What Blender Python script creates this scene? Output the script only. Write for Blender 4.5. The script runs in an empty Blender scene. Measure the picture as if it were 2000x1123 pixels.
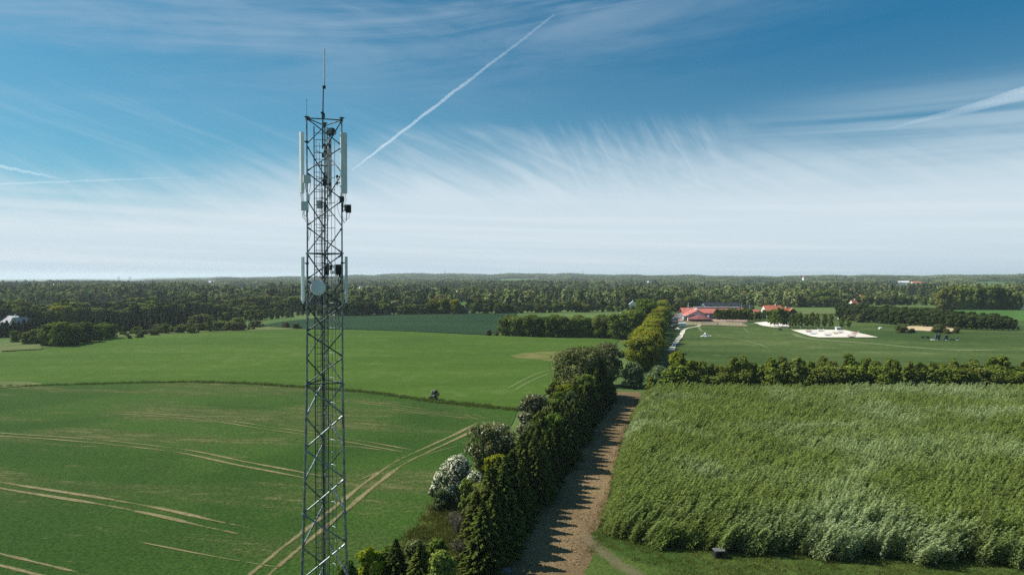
import bpy, bmesh, math, random
import numpy as np
from mathutils import Vector, Matrix, geometry
R = math.radians
random.seed(7); rng = np.random.default_rng(7)
S = bpy.context.scene
C = S.collection

# ------------------------------------------------------------------ camera
CH = 30.0; F = 1333.0; Y0 = 538.0
cd = bpy.data.cameras.new('camera'); cam = bpy.data.objects.new('camera', cd); C.objects.link(cam)
cd.lens = 24.0; cd.sensor_width = 36.0; cd.clip_start = 0.5; cd.clip_end = 200000
cam.location = (0, 0, CH); cam.rotation_euler = (R(90) - math.atan((561.5 - Y0) / F), 0, 0)
S.camera = cam
S.view_settings.view_transform = 'Standard'; S.view_settings.look = 'None'
S.view_settings.gamma = 1.0; S.view_settings.exposure = 0.52
S.cycles.use_denoising = False
S.cycles.max_bounces = 8; S.cycles.diffuse_bounces = 2; S.cycles.transparent_max_bounces = 16
S.cycles.volume_bounces = 1; S.cycles.transmission_bounces = 2; S.cycles.glossy_bounces = 2
S.cycles.use_adaptive_sampling = False

# ------------------------------------------------------------------ sun and sky
SUN_EL, SUN_AZ = R(46), R(-74)         # azimuth from +Y, clockwise
sd = bpy.data.lights.new('sun', 'SUN'); so = bpy.data.objects.new('sun', sd); C.objects.link(so)
sd.energy = 5.0; sd.angle = R(0.5); sd.color = (1.0, 0.955, 0.88)
sv = Vector((math.sin(SUN_AZ) * math.cos(SUN_EL), math.cos(SUN_AZ) * math.cos(SUN_EL), math.sin(SUN_EL)))
so.rotation_euler = sv.to_track_quat('Z', 'Y').to_euler(); so.location = (-60, 20, 120)

class NT:
    """tiny node helper"""
    def __init__(s, nt): s.nt = nt; s.n = nt.nodes; s.l = nt.links
    def new(s, t, **kw):
        o = s.n.new('ShaderNode' + t)
        for k, v in kw.items(): setattr(o, k, v)
        return o
    def link(s, a, b): s.l.new(a, b)
    def put(s, inp, v):
        if isinstance(v, bpy.types.NodeSocket): s.l.new(v, inp)
        else: inp.default_value = v
    def math(s, op, a, b=0.0, c=None, clamp=False):
        m = s.new('Math', operation=op, use_clamp=clamp); s.put(m.inputs[0], a); s.put(m.inputs[1], b)
        if c is not None: s.put(m.inputs[2], c)
        return m.outputs[0]
    def mix(s, f, a, b, blend='MIX'):
        m = s.new('MixRGB', blend_type=blend); s.put(m.inputs[0], f)
        for i, v in ((1, a), (2, b)):
            if isinstance(v, (tuple, list)): v = (*v[:3], 1)
            s.put(m.inputs[i], v)
        return m.outputs[0]
    def ramp(s, x, lo, hi, smooth=True):
        m = s.new('MapRange', interpolation_type='SMOOTHSTEP' if smooth else 'LINEAR')
        s.put(m.inputs[0], x); s.put(m.inputs[1], lo); s.put(m.inputs[2], hi); return m.outputs[0]
    def noise(s, vec, scale, detail=4, rough=.55, dist=0.0):
        m = s.new('TexNoise'); 
        if vec is not None: s.l.new(vec, m.inputs['Vector'])
        m.inputs['Scale'].default_value = scale; m.inputs['Detail'].default_value = detail
        m.inputs['Roughness'].default_value = rough; m.inputs['Distortion'].default_value = dist
        return m.outputs['Fac']
    def comb(s, x, y, z=0.0):
        m = s.new('CombineXYZ')
        for i, v in enumerate((x, y, z)): s.put(m.inputs[i], v)
        return m.outputs[0]
    def mapping(s, vec, rot=(0, 0, 0), scale=(1, 1, 1), loc=(0, 0, 0)):
        if rot != (0, 0, 0):                                     # rotate first, then stretch
            k = s.new('Mapping'); s.l.new(vec, k.inputs[0]); k.inputs[2].default_value = rot; vec = k.outputs[0]
        m = s.new('Mapping'); s.l.new(vec, m.inputs[0]); m.inputs[1].default_value = loc
        m.inputs[3].default_value = scale; return m.outputs[0]

W = bpy.data.worlds.new('World'); S.world = W; W.use_nodes = True
w = NT(W.node_tree); bgn = w.n['Background']
sky = w.new('TexSky', sky_type='NISHITA'); sky.sun_disc = False
sky.sun_elevation = SUN_EL; sky.sun_rotation = SUN_AZ; sky.altitude = 100; sky.ozone_density = 2.2
sky.air_density = 1.0; sky.dust_density = 0.6
tc = w.new('TexCoord'); sep = w.new('SeparateXYZ'); w.link(tc.outputs['Generated'], sep.inputs[0])
dx, dy, dz = sep.outputs
az = w.math('ARCTAN2', dx, dy)
hor = w.math('SQRT', w.math('ADD', w.math('MULTIPLY', dx, dx), w.math('MULTIPLY', dy, dy)))
tv = w.math('DIVIDE', dz, hor)                                   # tangent of elevation
tvp = w.math('MAXIMUM', tv, 0.03)
at_ = w.comb(az, tv, 0.0)                                        # azimuth and slope of the view of the sky
sky_tint = w.mix(1.0, sky.outputs[0], (0.30, 0.94, 1.05), 'MULTIPLY')
deep = w.math('MULTIPLY', w.ramp(az, -0.40, 0.50), w.ramp(tv, 0.10, 0.34))
skyc = w.mix(w.math('MULTIPLY', deep, 0.95), sky_tint, (.03, 2.0, 4.4))
big = w.noise(w.mapping(at_, scale=(1.6, 5, 1), loc=(3.1, 0, 0)), 1.4, 3, .5, .5)
bigb = w.noise(w.mapping(at_, scale=(3.5, 9, 1), loc=(7.1, 3, 0)), 1.4, 4, .55, .6)
fanl = w.noise(w.mapping(at_, rot=(0, 0, R(17)), scale=(3.2, 62, 1)), 1.0, 6, .62, .35)      # fibres falling to the right
fanl2 = w.noise(w.mapping(at_, rot=(0, 0, R(27)), scale=(4.5, 48, 1), loc=(1, 5, 0)), 1.0, 6, .62, .4)
fib = w.noise(w.mapping(at_, rot=(0, 0, R(62)), scale=(7, 46, 1)), 1.0, 5, .6, .9)           # steep fibres
high = w.noise(w.mapping(at_, rot=(0, 0, R(-7)), scale=(1.5, 15, 1), loc=(2, 1, 0)), 1.3, 7, .62, .7)
flat = w.noise(w.mapping(at_, rot=(0, 0, R(1.5)), scale=(1.0, 44, 1)), 1.3, 5, .5, .2)
mmid = w.math('MULTIPLY', w.ramp(az, -.02, .08), w.math('SUBTRACT', 1.0, w.ramp(az, .24, .36)))
mleft = w.math('SUBTRACT', 1.0, w.ramp(az, .0, .12))
edge = w.math('ADD', tv, w.math('MULTIPLY', w.math('SUBTRACT', big, .5), 0.10))
edge = w.math('ADD', edge, w.math('MULTIPLY', w.math('MULTIPLY', w.math('SUBTRACT', .5, fib), mmid), .045))
edge = w.math('ADD', edge, w.math('MULTIPLY', w.math('MULTIPLY', w.math('SUBTRACT', .5, fanl2), mleft), .055))
edge = w.math('ADD', edge, w.math('MULTIPLY', w.math('SUBTRACT', 1.0, w.ramp(az, -.62, -.12)), .06))
veil = w.math('SUBTRACT', 1.0, w.ramp(edge, 0.105, 0.225))
vmod = w.math('MULTIPLY', w.math('SUBTRACT', 1.0, w.ramp(w.math('ADD', w.math('MULTIPLY', fanl2, .6), w.math('MULTIPLY', bigb, .4)), .38, .62)), w.ramp(tv, .07, .20))
veil = w.math('MULTIPLY', veil, w.math('SUBTRACT', .94, w.math('MULTIPLY', vmod, .35)))
# fibres hanging over the rim of the veil
wisp = w.math('MULTIPLY', w.math('MULTIPLY', w.ramp(fanl, .46, .74), w.math('SUBTRACT', 1.0, w.ramp(az, -.05, .1))), w.math('MULTIPLY', w.ramp(tv, .08, .16), w.math('SUBTRACT', 1.0, w.ramp(tv, .17, .29))))
wisp2 = w.math('MULTIPLY', w.math('MULTIPLY', w.ramp(fib, .46, .70), mmid), w.math('MULTIPLY', w.ramp(tv, .12, .18), w.math('SUBTRACT', 1.0, w.ramp(tv, .19, .245))))
rgt = w.math('MULTIPLY', w.math('MULTIPLY', w.ramp(az, .25, .55), w.ramp(flat, .32, .62)), w.math('MULTIPLY', w.ramp(tv, .10, .16), w.math('SUBTRACT', 1.0, w.ramp(tv, .20, .26))))
# broad pale veils high up, thinning out to the right
hi = w.math('MULTIPLY', w.ramp(w.math('ADD', tv, w.math('MULTIPLY', az, -.10)), .21, .40), w.math('SUBTRACT', 1.0, w.math('MULTIPLY', w.ramp(az, .0, .55), .75)))
hi = w.math('MULTIPLY', hi, w.ramp(w.math('ADD', w.math('MULTIPLY', high, .65), w.math('MULTIPLY', bigb, .35)), .36, .66))
col = skyc
col = w.mix(w.math('MULTIPLY', hi, .60), col, (4.6, 6.3, 8.0))
col = w.mix(w.math('MULTIPLY', w.math('SUBTRACT', 1.0, w.ramp(tv, .12, .42)), .30), col, (3.8, 6.6, 8.8))
col = w.mix(w.math('MULTIPLY', rgt, .40), col, (7.0, 8.9, 10.1))
col = w.mix(veil, col, (8.5, 9.9, 10.9))
col = w.mix(w.math('MULTIPLY', wisp, .13), col, (8.6, 10.0, 11.2))
col = w.mix(w.math('MULTIPLY', wisp2, .11), col, (9.0, 10.4, 11.4))
low = w.math('SUBTRACT', 1.0, w.ramp(tv, 0.0, 0.06))
col = w.mix(w.math('MULTIPLY', low, .8), col, (6.9, 8.5, 9.7))
strk = w.math('MULTIPLY', w.ramp(flat, .40, .66), w.math('SUBTRACT', 1.0, w.ramp(tv, .06, .14)))
col = w.mix(w.math('MULTIPLY', strk, .45), col, (9.9, 10.8, 11.4))
w.link(col, bgn.inputs['Color']); bgn.inputs['Strength'].default_value = 0.054

# ------------------------------------------------------------------ terrain
def sstep(a, b, x):
    t = min(1.0, max(0.0, (x - a) / (b - a))); return t * t * (3 - 2 * t)
def hgt(x, y):
    r = math.hypot(x, y)
    near = sstep(60, 170, math.hypot(x + 60, y - 60)) if x < -5 else sstep(170, 330, r)
    h = near * 1.1 * math.sin(x / 62 + .6) * math.sin(y / 83 + .9)
    h += sstep(350, 900, r) * 2.6 * math.sin(x / 190 + 1.1) * math.sin(y / 230 + .3)
    h += sstep(1200, 3000, r) * 5.0 * (math.sin(x / 640 + 2.0) * math.sin(y / 820 + 1.0) - .4)
    a = math.atan2(x, y)
    base = -34 + 30 * sstep(-.52, -.44, a) + 30 * sstep(-.42, -.12, a) - 12 * sstep(.12, .3, a) + 6 * sstep(.5, .62, a)
    h += sstep(1800, 5500, r) * (base + 3.5 * math.sin(a * 31) + 3 * math.sin(a * 77 + 1) + 2 * math.sin(a * 143 + 2))
    return h
def G(px, py, zoff=0.0):
    """ground point seen at a pixel of the 2000x1123 picture"""
    dxx, dzz = (px - 1000) / F, -(py - Y0) / F
    y = 40.0; prev = y
    while y < 9000:
        if CH + dzz * y - hgt(dxx * y, y) - zoff <= 0: break
        prev = y; y *= 1.01
    lo, hi_ = prev, y
    for _ in range(18):
        m = .5 * (lo + hi_)
        if CH + dzz * m - hgt(dxx * m, m) - zoff <= 0: hi_ = m
        else: lo = m
    return Vector((dxx * hi_, hi_, hgt(dxx * hi_, hi_)))
def at(x, y): return Vector((x, y, hgt(x, y)))

# ------------------------------------------------------------------ tagging and mesh helpers
def tag(o, label=None, cat=None, group=None, kind=None):
    if label: o['label'] = label
    if cat: o['category'] = cat
    if group: o['group'] = group
    if kind: o['kind'] = kind
    return o
def empty(name, loc, rz=0.0, sc=1.0):
    o = bpy.data.objects.new(name, None); C.objects.link(o); o.location = loc
    o.rotation_euler = (0, 0, rz); o.scale = (sc, sc, sc) if not isinstance(sc, tuple) else sc
    o.empty_display_size = .3
    return o
def mesh_quads(name, V, Q, mats, tint=None, midx=None, smooth=False):
    me = bpy.data.meshes.new(name)
    V = np.asarray(V, np.float32); Q = np.asarray(Q, np.int32)
    me.vertices.add(len(V)); me.vertices.foreach_set('co', V.ravel())
    k = Q.shape[1]
    me.loops.add(Q.size); me.loops.foreach_set('vertex_index', Q.ravel())
    me.polygons.add(len(Q)); me.polygons.foreach_set('loop_start', np.arange(0, Q.size, k, dtype=np.int32))
    if smooth: me.polygons.foreach_set('use_smooth', np.ones(len(Q), bool))
    if midx is not None: me.polygons.foreach_set('material_index', np.asarray(midx, np.int32))
    if tint is not None:
        a = me.attributes.new('tint', 'FLOAT', 'FACE'); a.data.foreach_set('value', np.asarray(tint, np.float32))
    for m in (mats if isinstance(mats, (list, tuple)) else [mats]): me.materials.append(m)
    me.update(calc_edges=True); return me
def link(name, me, parent=None, loc=None):
    o = bpy.data.objects.new(name, me); C.objects.link(o)
    if parent: o.parent = parent
    if loc is not None: o.location = loc
    return o

class MB:
    """collects simple shapes, builds ONE mesh object"""
    def __init__(s): s.v = []; s.f = []
    def add(s, vs, fs):
        b = len(s.v); s.v += [tuple(v) for v in vs]; s.f += [tuple(b + i for i in f) for f in fs]
    def box(s, x0, x1, y0, y1, z0, z1):
        s.add([(x, y, z) for z in (z0, z1) for y in (y0, y1) for x in (x0, x1)],
              [(0, 2, 3, 1), (4, 5, 7, 6), (0, 1, 5, 4), (2, 6, 7, 3), (0, 4, 6, 2), (1, 3, 7, 5)])
    def cbox(s, c, size, rz=0, bevel=0.0):
        c = Vector(c); m = Matrix.Rotation(rz, 3, 'Z'); hx, hy, hz = (d / 2 for d in size)
        if bevel > 0:
            b = min(bevel, hx * .9, hy * .9)
            pts = [(-hx + b, -hy), (hx - b, -hy), (hx, -hy + b), (hx, hy - b), (hx - b, hy), (-hx + b, hy), (-hx, hy - b), (-hx, -hy + b)]
        else: pts = [(-hx, -hy), (hx, -hy), (hx, hy), (-hx, hy)]
        n = len(pts)
        vs = [c + m @ Vector((p[0], p[1], z)) for z in (-hz, hz) for p in pts]
        s.add(vs, [tuple(range(n - 1, -1, -1)), tuple(range(n, 2 * n))] + [(i, (i + 1) % n, n + (i + 1) % n, n + i) for i in range(n)])
    def tube(s, pts, r, n=8, closed=False, caps=True):
        pts = [Vector(p) for p in pts]; rr = r if isinstance(r, (list, tuple)) else [r] * len(pts)
        b = len(s.v); up = None; m = len(pts)
        for i, p in enumerate(pts):
            if closed: d = (pts[(i + 1) % m] - pts[i - 1]).normalized()
            else: d = (pts[min(i + 1, m - 1)] - pts[max(i - 1, 0)]).normalized()
            if up is None or abs(up.dot(d)) > .95:
                up = Vector((0, 0, 1)) if abs(d.z) < .9 else Vector((0, 1, 0))
            u = (up - d * up.dot(d)).normalized(); v = d.cross(u); up = u
            for k in range(n):
                a = 2 * math.pi * k / n; s.v.append(tuple(p + (u * math.cos(a) + v * math.sin(a)) * rr[i]))
        for i in range(m if closed else m - 1):
            j = (i + 1) % m
            for k in range(n):
                s.f.append((b + i * n + k, b + i * n + (k + 1) % n, b + j * n + (k + 1) % n, b + j * n + k))
        if caps and not closed:
            s.f.append(tuple(b + k for k in range(n - 1, -1, -1))); s.f.append(tuple(b + (m - 1) * n + k for k in range(n)))
    def build(s, name, mat, parent=None, loc=None, smooth=False):
        me = bpy.data.meshes.new(name); me.from_pydata(s.v, [], s.f)
        me.materials.append(mat)
        if smooth: me.polygons.foreach_set('use_smooth', np.ones(len(me.polygons), bool))
        me.update(); return link(name, me, parent, loc)

# ------------------------------------------------------------------ materials
def mat_new(name):
    m = bpy.data.materials.new(name); m.use_nodes = True; t = NT(m.node_tree); return m, t, t.n['Principled BSDF']
def plain(name, col, rough=.6, metal=0.0, var=.12, scale=3.0, spec=.4):
    m, t, p = mat_new(name)
    g = t.new('NewGeometry'); tcx = t.new('TexCoord')
    n = t.noise(tcx.outputs['Object'], scale, 4, .6)
    c2 = tuple(max(0, c * (1 - var * 2.2)) for c in col); c1 = tuple(min(1, c * (1 + var)) for c in col)
    t.link(t.mix(t.ramp(n, .3, .7), c2, c1), p.inputs['Base Color'])
    p.inputs['Roughness'].default_value = rough; p.inputs['Metallic'].default_value = metal
    p.inputs['Specular IOR Level'].default_value = spec
    return m
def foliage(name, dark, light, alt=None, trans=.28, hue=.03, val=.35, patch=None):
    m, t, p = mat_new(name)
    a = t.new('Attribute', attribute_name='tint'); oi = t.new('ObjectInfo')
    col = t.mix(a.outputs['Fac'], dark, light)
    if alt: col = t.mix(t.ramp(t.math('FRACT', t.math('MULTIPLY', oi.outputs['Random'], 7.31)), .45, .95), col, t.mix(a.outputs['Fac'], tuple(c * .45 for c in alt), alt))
    if patch:
        g = t.new('NewGeometry')
        n = t.noise(t.mapping(g.outputs['Position'], scale=(1, 1.3, .3)), patch[1], 3, .55, .6)
        col = t.mix(t.math('MULTIPLY', t.ramp(n, patch[2], patch[3]), t.ramp(a.outputs['Fac'], .1, .6)), col, patch[0])
        if len(patch) > 4:                                       # stands of a paler kind
            n = t.noise(t.mapping(g.outputs['Position'], scale=(1, 1.2, .3), loc=(300, 80, 0)), patch[1] * .7, 3, .55, .6)
            col = t.mix(t.math('MULTIPLY', t.ramp(n, .52, .62), .6), col, patch[4])
    hs = t.new('HueSaturation')
    t.put(hs.inputs['Hue'], t.math('ADD', .5 - hue / 2, t.math('MULTIPLY', oi.outputs['Random'], hue)))
    r2 = t.math('FRACT', t.math('MULTIPLY', oi.outputs['Random'], 13.7))
    t.put(hs.inputs['Value'], t.math('ADD', 1 - val / 2, t.math('MULTIPLY', r2, val)))
    t.link(col, hs.inputs['Color'])
    t.n.remove(p)
    d = t.new('BsdfDiffuse'); tr = t.new('BsdfTranslucent'); mx = t.new('MixShader'); mx.inputs[0].default_value = trans
    t.link(hs.outputs[0], d.inputs[0]); t.link(hs.outputs[0], tr.inputs[0])
    t.link(d.outputs[0], mx.inputs[1]); t.link(tr.outputs[0], mx.inputs[2])
    t.link(mx.outputs[0], t.n['Material Output'].inputs[0])
    return m
def ground_mat(name, c1, c2, sc=.02, c3=None, fine=1.2, bump=.25, streak=None, c3rng=(.55, .75), finecol=.35):
    m, t, p = mat_new(name); g = t.new('NewGeometry'); P = g.outputs['Position']
    n1 = t.noise(P, sc, 4, .55, .5); n2 = t.noise(P, fine, 5, .7); n3 = t.noise(P, fine * .12, 4, .6)
    if streak:
        sx = t.mapping(P, rot=(0, 0, streak[0]), scale=(streak[1], streak[2], 1)); n4 = t.noise(sx, 1.0, 5, .6, .3)
        n1 = t.math('ADD', t.math('MULTIPLY', n1, .45), t.math('MULTIPLY', n4, .55))
    col = t.mix(t.ramp(n1, .36, .64), c1, c2)
    if c3: col = t.mix(t.ramp(t.math('ADD', t.math('MULTIPLY', n3, .5), t.math('MULTIPLY', n1, .5)), *c3rng), col, c3)
    col = t.mix(t.math('MULTIPLY', t.ramp(n2, .40, .66), finecol), col, tuple(c * .45 for c in c1))
    t.link(col, p.inputs['Base Color']); p.inputs['Roughness'].default_value = 1.0; p.inputs['Specular IOR Level'].default_value = .05
    if bump:
        b = t.new('Bump'); b.inputs['Strength'].default_value = bump; b.inputs['Distance'].default_value = .3
        t.link(n2, b.inputs['Height']); t.link(b.outputs[0], p.inputs['Normal'])
    return m

M = {}
M['ground'] = ground_mat('rough_grassland', (.060, .105, .028), (.105, .15, .045), .012, c3=(.13, .14, .06), bump=.2)
M['meadow'] = ground_mat('mown_meadow', (.034, .064, .015), (.080, .112, .031), .011, c3=(.115, .140, .050), c3rng=(.52, .66), fine=.6, bump=.4, streak=(R(8), .007, .042), finecol=.4)
M['bright'] = ground_mat('bright_crop', (.046, .092, .012), (.066, .116, .016), .010, c3=(.088, .135, .030), c3rng=(.50, .66), fine=1.5, bump=.35, streak=(R(-6), .006, .045), finecol=.40)
def wheat_mat():
    m, t, p = mat_new('green_wheat'); g = t.new('NewGeometry'); P = g.outputs['Position']
    a = t.noise(t.mapping(P, rot=(0, 0, R(12)), scale=(.016, .075, 1)), 1.0, 4, .6, .4)
    b = t.noise(t.mapping(P, rot=(0, 0, R(10)), scale=(.10, .55, 1), loc=(5, 0, 0)), 1.0, 6, .7, .3)
    c = t.noise(t.mapping(P, scale=(.55, 1.5, 1)), 1.0, 5, .72); d = t.noise(P, 2.4, 4, .7); e = t.noise(P, .02, 3, .5, .5)
    base = t.mix(t.ramp(e, .38, .62), (.032, .072, .011), (.050, .100, .015))
    worn = t.math('MULTIPLY', t.ramp(t.math('ADD', t.math('MULTIPLY', a, .7), t.math('MULTIPLY', e, .3)), .46, .62), .65)
    base = t.mix(worn, base, (.072, .088, .026))
    fl = t.ramp(t.math('ADD', t.math('ADD', t.math('MULTIPLY', b, .50), t.math('MULTIPLY', c, .38)), t.math('MULTIPLY', worn, .12)), .49, .60)
    base = t.mix(t.math('MULTIPLY', fl, .75), base, (.165, .155, .062))
    base = t.mix(t.math('MULTIPLY', t.ramp(d, .42, .62), .6), base, (.010, .030, .006))
    t.link(base, p.inputs['Base Color']); p.inputs['Roughness'].default_value = 1; p.inputs['Specular IOR Level'].default_value = .05
    bp_ = t.new('Bump'); bp_.inputs['Strength'].default_value = .8; bp_.inputs['Distance'].default_value = .3; t.link(d, bp_.inputs['Height']); t.link(bp_.outputs[0], p.inputs['Normal'])
    return m
M['wheat'] = wheat_mat()
M['teal'] = ground_mat('bluegreen_crop', (.014, .038, .015), (.023, .052, .020), .012, fine=.8, bump=.15, streak=(0, .004, .05))
M['soil'] = ground_mat('bare_clod_soil', (.168, .118, .062), (.285, .202, .106), .06, c3=(.085, .115, .035), c3rng=(.57, .68), fine=3.2, bump=1.0, finecol=.55)
M['brown'] = ground_mat('worn_brown_crop', (.10, .125, .03), (.17, .15, .055), .1, fine=1.0, bump=.2)
M['sand'] = ground_mat('pale_sand', (.56, .50, .42), (.68, .62, .53), .05, fine=2.0, bump=.1, finecol=.12)
M['gravel'] = ground_mat('pale_gravel', (.50, .46, .38), (.62, .57, .48), .2, fine=3.0, bump=.3, finecol=.15)
M['pink'] = ground_mat('pink_gravel_yard', (.34, .22, .18), (.42, .29, .24), .1, fine=3.0, bump=.2, finecol=.2)
M['paddock'] = ground_mat('dry_paddock', (.22, .19, .115), (.30, .255, .165), .15, c3=(.10, .12, .04), fine=1.2, bump=.3)
M['drygrass'] = ground_mat('dry_reed_bed', (.42, .32, .18), (.55, .43, .26), .15, fine=1.5, bump=.4, finecol=.4)
M['margin'] = ground_mat('grass_margin', (.085, .115, .035), (.13, .15, .055), .06, fine=1.4, bump=.5)
M['lawn'] = ground_mat('green_field_far', (.05, .115, .024), (.07, .145, .032), .02, fine=.5, bump=.1)
M['slope'] = ground_mat('olive_grass', (.075, .095, .020), (.115, .135, .030), .1, fine=2.2, bump=.9, finecol=.55)
M['nearlawn'] = ground_mat('trackside_grass', (.045, .085, .016), (.085, .12, .026), .10, c3=(.16, .13, .07), c3rng=(.6, .72), fine=2.5, bump=.8, finecol=.5)

# wheel tracks: bare soil showing through the crop with ragged edges
def track_mat():
    m, t, p = mat_new('wheel_track_soil'); g = t.new('NewGeometry')
    uv = t.new('Attribute', attribute_name='across')
    n = t.noise(g.outputs['Position'], .9, 5, .7); n2 = t.noise(g.outputs['Position'], .09, 3, .5)
    t.link(t.mix(t.ramp(n, .3, .7), (.15, .13, .055), (.34, .28, .155)), p.inputs['Base Color'])
    p.inputs['Roughness'].default_value = 1; p.inputs['Specular IOR Level'].default_value = .05
    e = t.math('ADD', uv.outputs['Fac'], t.math('MULTIPLY', t.math('SUBTRACT', n, .5), 2.6))
    e = t.math('ADD', e, t.math('MULTIPLY', t.math('SUBTRACT', n2, .5), 3.0))
    al = t.math('MULTIPLY', t.math('SUBTRACT', 1.0, t.ramp(e, .25, .95)), .74)
    tr = t.new('BsdfTransparent'); mx = t.new('MixShader'); t.link(al, mx.inputs[0])
    t.link(tr.outputs[0], mx.inputs[1]); t.link(p.outputs[0], mx.inputs[2]); t.link(mx.outputs[0], t.n['Material Output'].inputs[0])
    return m
M['track'] = track_mat()
def track2_mat(nm='pale_trodden_grass', c1=(.12, .165, .05), c2=(.22, .25, .10), al_=.7):
    m, t, p = mat_new(nm); g = t.new('NewGeometry')
    uv = t.new('Attribute', attribute_name='across')
    n = t.noise(g.outputs['Position'], .5, 5, .7)
    t.link(t.mix(t.ramp(n, .3, .7), c1, c2), p.inputs['Base Color'])
    p.inputs['Roughness'].default_value = 1
    e = t.math('ADD', uv.outputs['Fac'], t.math('MULTIPLY', t.math('SUBTRACT', n, .5), 1.8))
    al = t.math('MULTIPLY', t.math('SUBTRACT', 1.0, t.ramp(e, .3, .9)), al_)
    tr = t.new('BsdfTransparent'); mx = t.new('MixShader'); t.link(al, mx.inputs[0])
    t.link(tr.outputs[0], mx.inputs[1]); t.link(p.outputs[0], mx.inputs[2]); t.link(mx.outputs[0], t.n['Material Output'].inputs[0])
    return m
M['trod'] = track2_mat(); M['mudtrack'] = track2_mat('muddy_track', (.15, .115, .065), (.25, .20, .11), .38)

# ------------------------------------------------------------------ the ground sheet and the fields laid on it
def build_ground():
    na = 360; rr = [2.0]
    while rr[-1] < 15000: rr.append(rr[-1] * 1.022 + .3)
    V = [(0, 0, hgt(0, .01))]
    for r in rr:
        for k in range(na):
            a = 2 * math.pi * k / na; x, y = r * math.sin(a), r * math.cos(a); V.append((x, y, hgt(x, y)))
    V = np.array(V, np.float32); n = len(rr)
    Q = []
    for i in range(n - 1):
        b = 1 + i * na
        for k in range(na):
            k2 = (k + 1) % na; Q.append((b + k, b + na + k, b + na + k2, b + k2))
    Q += [(0, 1 + k, 1 + (k + 1) % na, 0) for k in range(0)]
    me = mesh_quads('ground', V, Q, M['ground'], smooth=True)
    tag(link('ground', me), kind='structure')
build_ground()

def inside(poly, x, y):
    c = False; j = len(poly) - 1
    for i in range(len(poly)):
        xi, yi = poly[i]; xj, yj = poly[j]
        if (yi > y) != (yj > y) and x < (xj - xi) * (y - yi) / (yj - yi) + xi: c = not c
        j = i
    return c
def dens(poly, step):
    out = []
    for i in range(len(poly)):
        a = Vector(poly[i]); b = Vector(poly[(i + 1) % len(poly)]); n = max(1, int((b - a).length / step))
        for k in range(n): out.append(tuple(a.lerp(b, k / n)))
    return out
def wpoly(pix): return [(G(*p).x, G(*p).y) for p in pix]
def patch(name, poly, mat, off=.08, step=6.0, kind='structure', jit=0.0):
    P = dens(poly, step)
    if jit: P = [(x + random.uniform(-jit, jit), y + random.uniform(-jit, jit)) for x, y in P]
    n = len(P); vs = [Vector(p) for p in P]
    xs = [p[0] for p in P]; ys = [p[1] for p in P]
    x = min(xs)
    gy = step
    while x < max(xs):
        y = min(ys)
        while y < max(ys):
            if inside(P, x, y) and min((x - a[0]) ** 2 + (y - a[1]) ** 2 for a in P) > (step * .4) ** 2: vs.append(Vector((x, y)))
            y += gy
        x += step
    r = geometry.delaunay_2d_cdt(vs, [], [tuple(range(n))], 1, 1e-4)
    co = [(v.x, v.y, hgt(v.x, v.y) + off) for v in r[0]]
    me = bpy.data.meshes.new(name); me.from_pydata(co, [], r[2]); me.materials.append(mat)
    me.polygons.foreach_set('use_smooth', np.ones(len(me.polygons), bool)); me.update()
    # make faces look up
    if len(me.polygons) and me.polygons[0].normal.z < 0: me.flip_normals()
    o = link(name, me)
    if kind: tag(o, kind=kind)
    return o
def smoothline(P, step):
    """Catmull-Rom through the points"""
    P = [Vector(p) for p in P]; out = []
    for i in range(len(P) - 1):
        p0 = P[max(i - 1, 0)]; p1 = P[i]; p2 = P[i + 1]; p3 = P[min(i + 2, len(P) - 1)]
        n = max(1, int((p2 - p1).length / step))
        for k in range(n):
            t = k / n
            out.append(.5 * ((2 * p1) + (p2 - p0) * t + (2 * p0 - 5 * p1 + 4 * p2 - p3) * t * t + (-p0 + 3 * p1 - 3 * p2 + p3) * t ** 3))
    out.append(P[-1]); return out
def ribbon(name, line, width, mat, off=.14, lateral=0.0, kind='structure', fade=True):
    """a strip lying on the ground along a world line; width may vary"""
    V = []; A = []; m = len(line); K = 5
    for i, p in enumerate(line):
        d = (line[min(i + 1, m - 1)] - line[max(i - 1, 0)]); d = Vector((d.x, d.y)).normalized(); nrm = Vector((-d.y, d.x))
        wd = width(i / (m - 1)) if callable(width) else width
        for k in range(K):
            s = (k / (K - 1) - .5) * wd + lateral; x, y = p.x + nrm.x * s, p.y + nrm.y * s
            V.append((x, y, hgt(x, y) + off)); A.append(abs(k / (K - 1) - .5) * 2 + (1.3 * max(0, 1 - min(i, m - 1 - i) * 1.0 / max(2, m * .11)) if fade else 0))
    Q = [(i * K + k, (i + 1) * K + k, (i + 1) * K + k + 1, i * K + k + 1) for i in range(m - 1) for k in range(K - 1)]
    me = mesh_quads(name, V, Q, mat, smooth=True)
    a = me.attributes.new('across', 'FLOAT', 'POINT'); a.data.foreach_set('value', np.array(A, np.float32))
    o = link(name, me)
    if kind: tag(o, kind=kind)
    return o
def wline(pix, step=2.0): return smoothline([Vector((G(*p).x, G(*p).y)) for p in pix], step)

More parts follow.
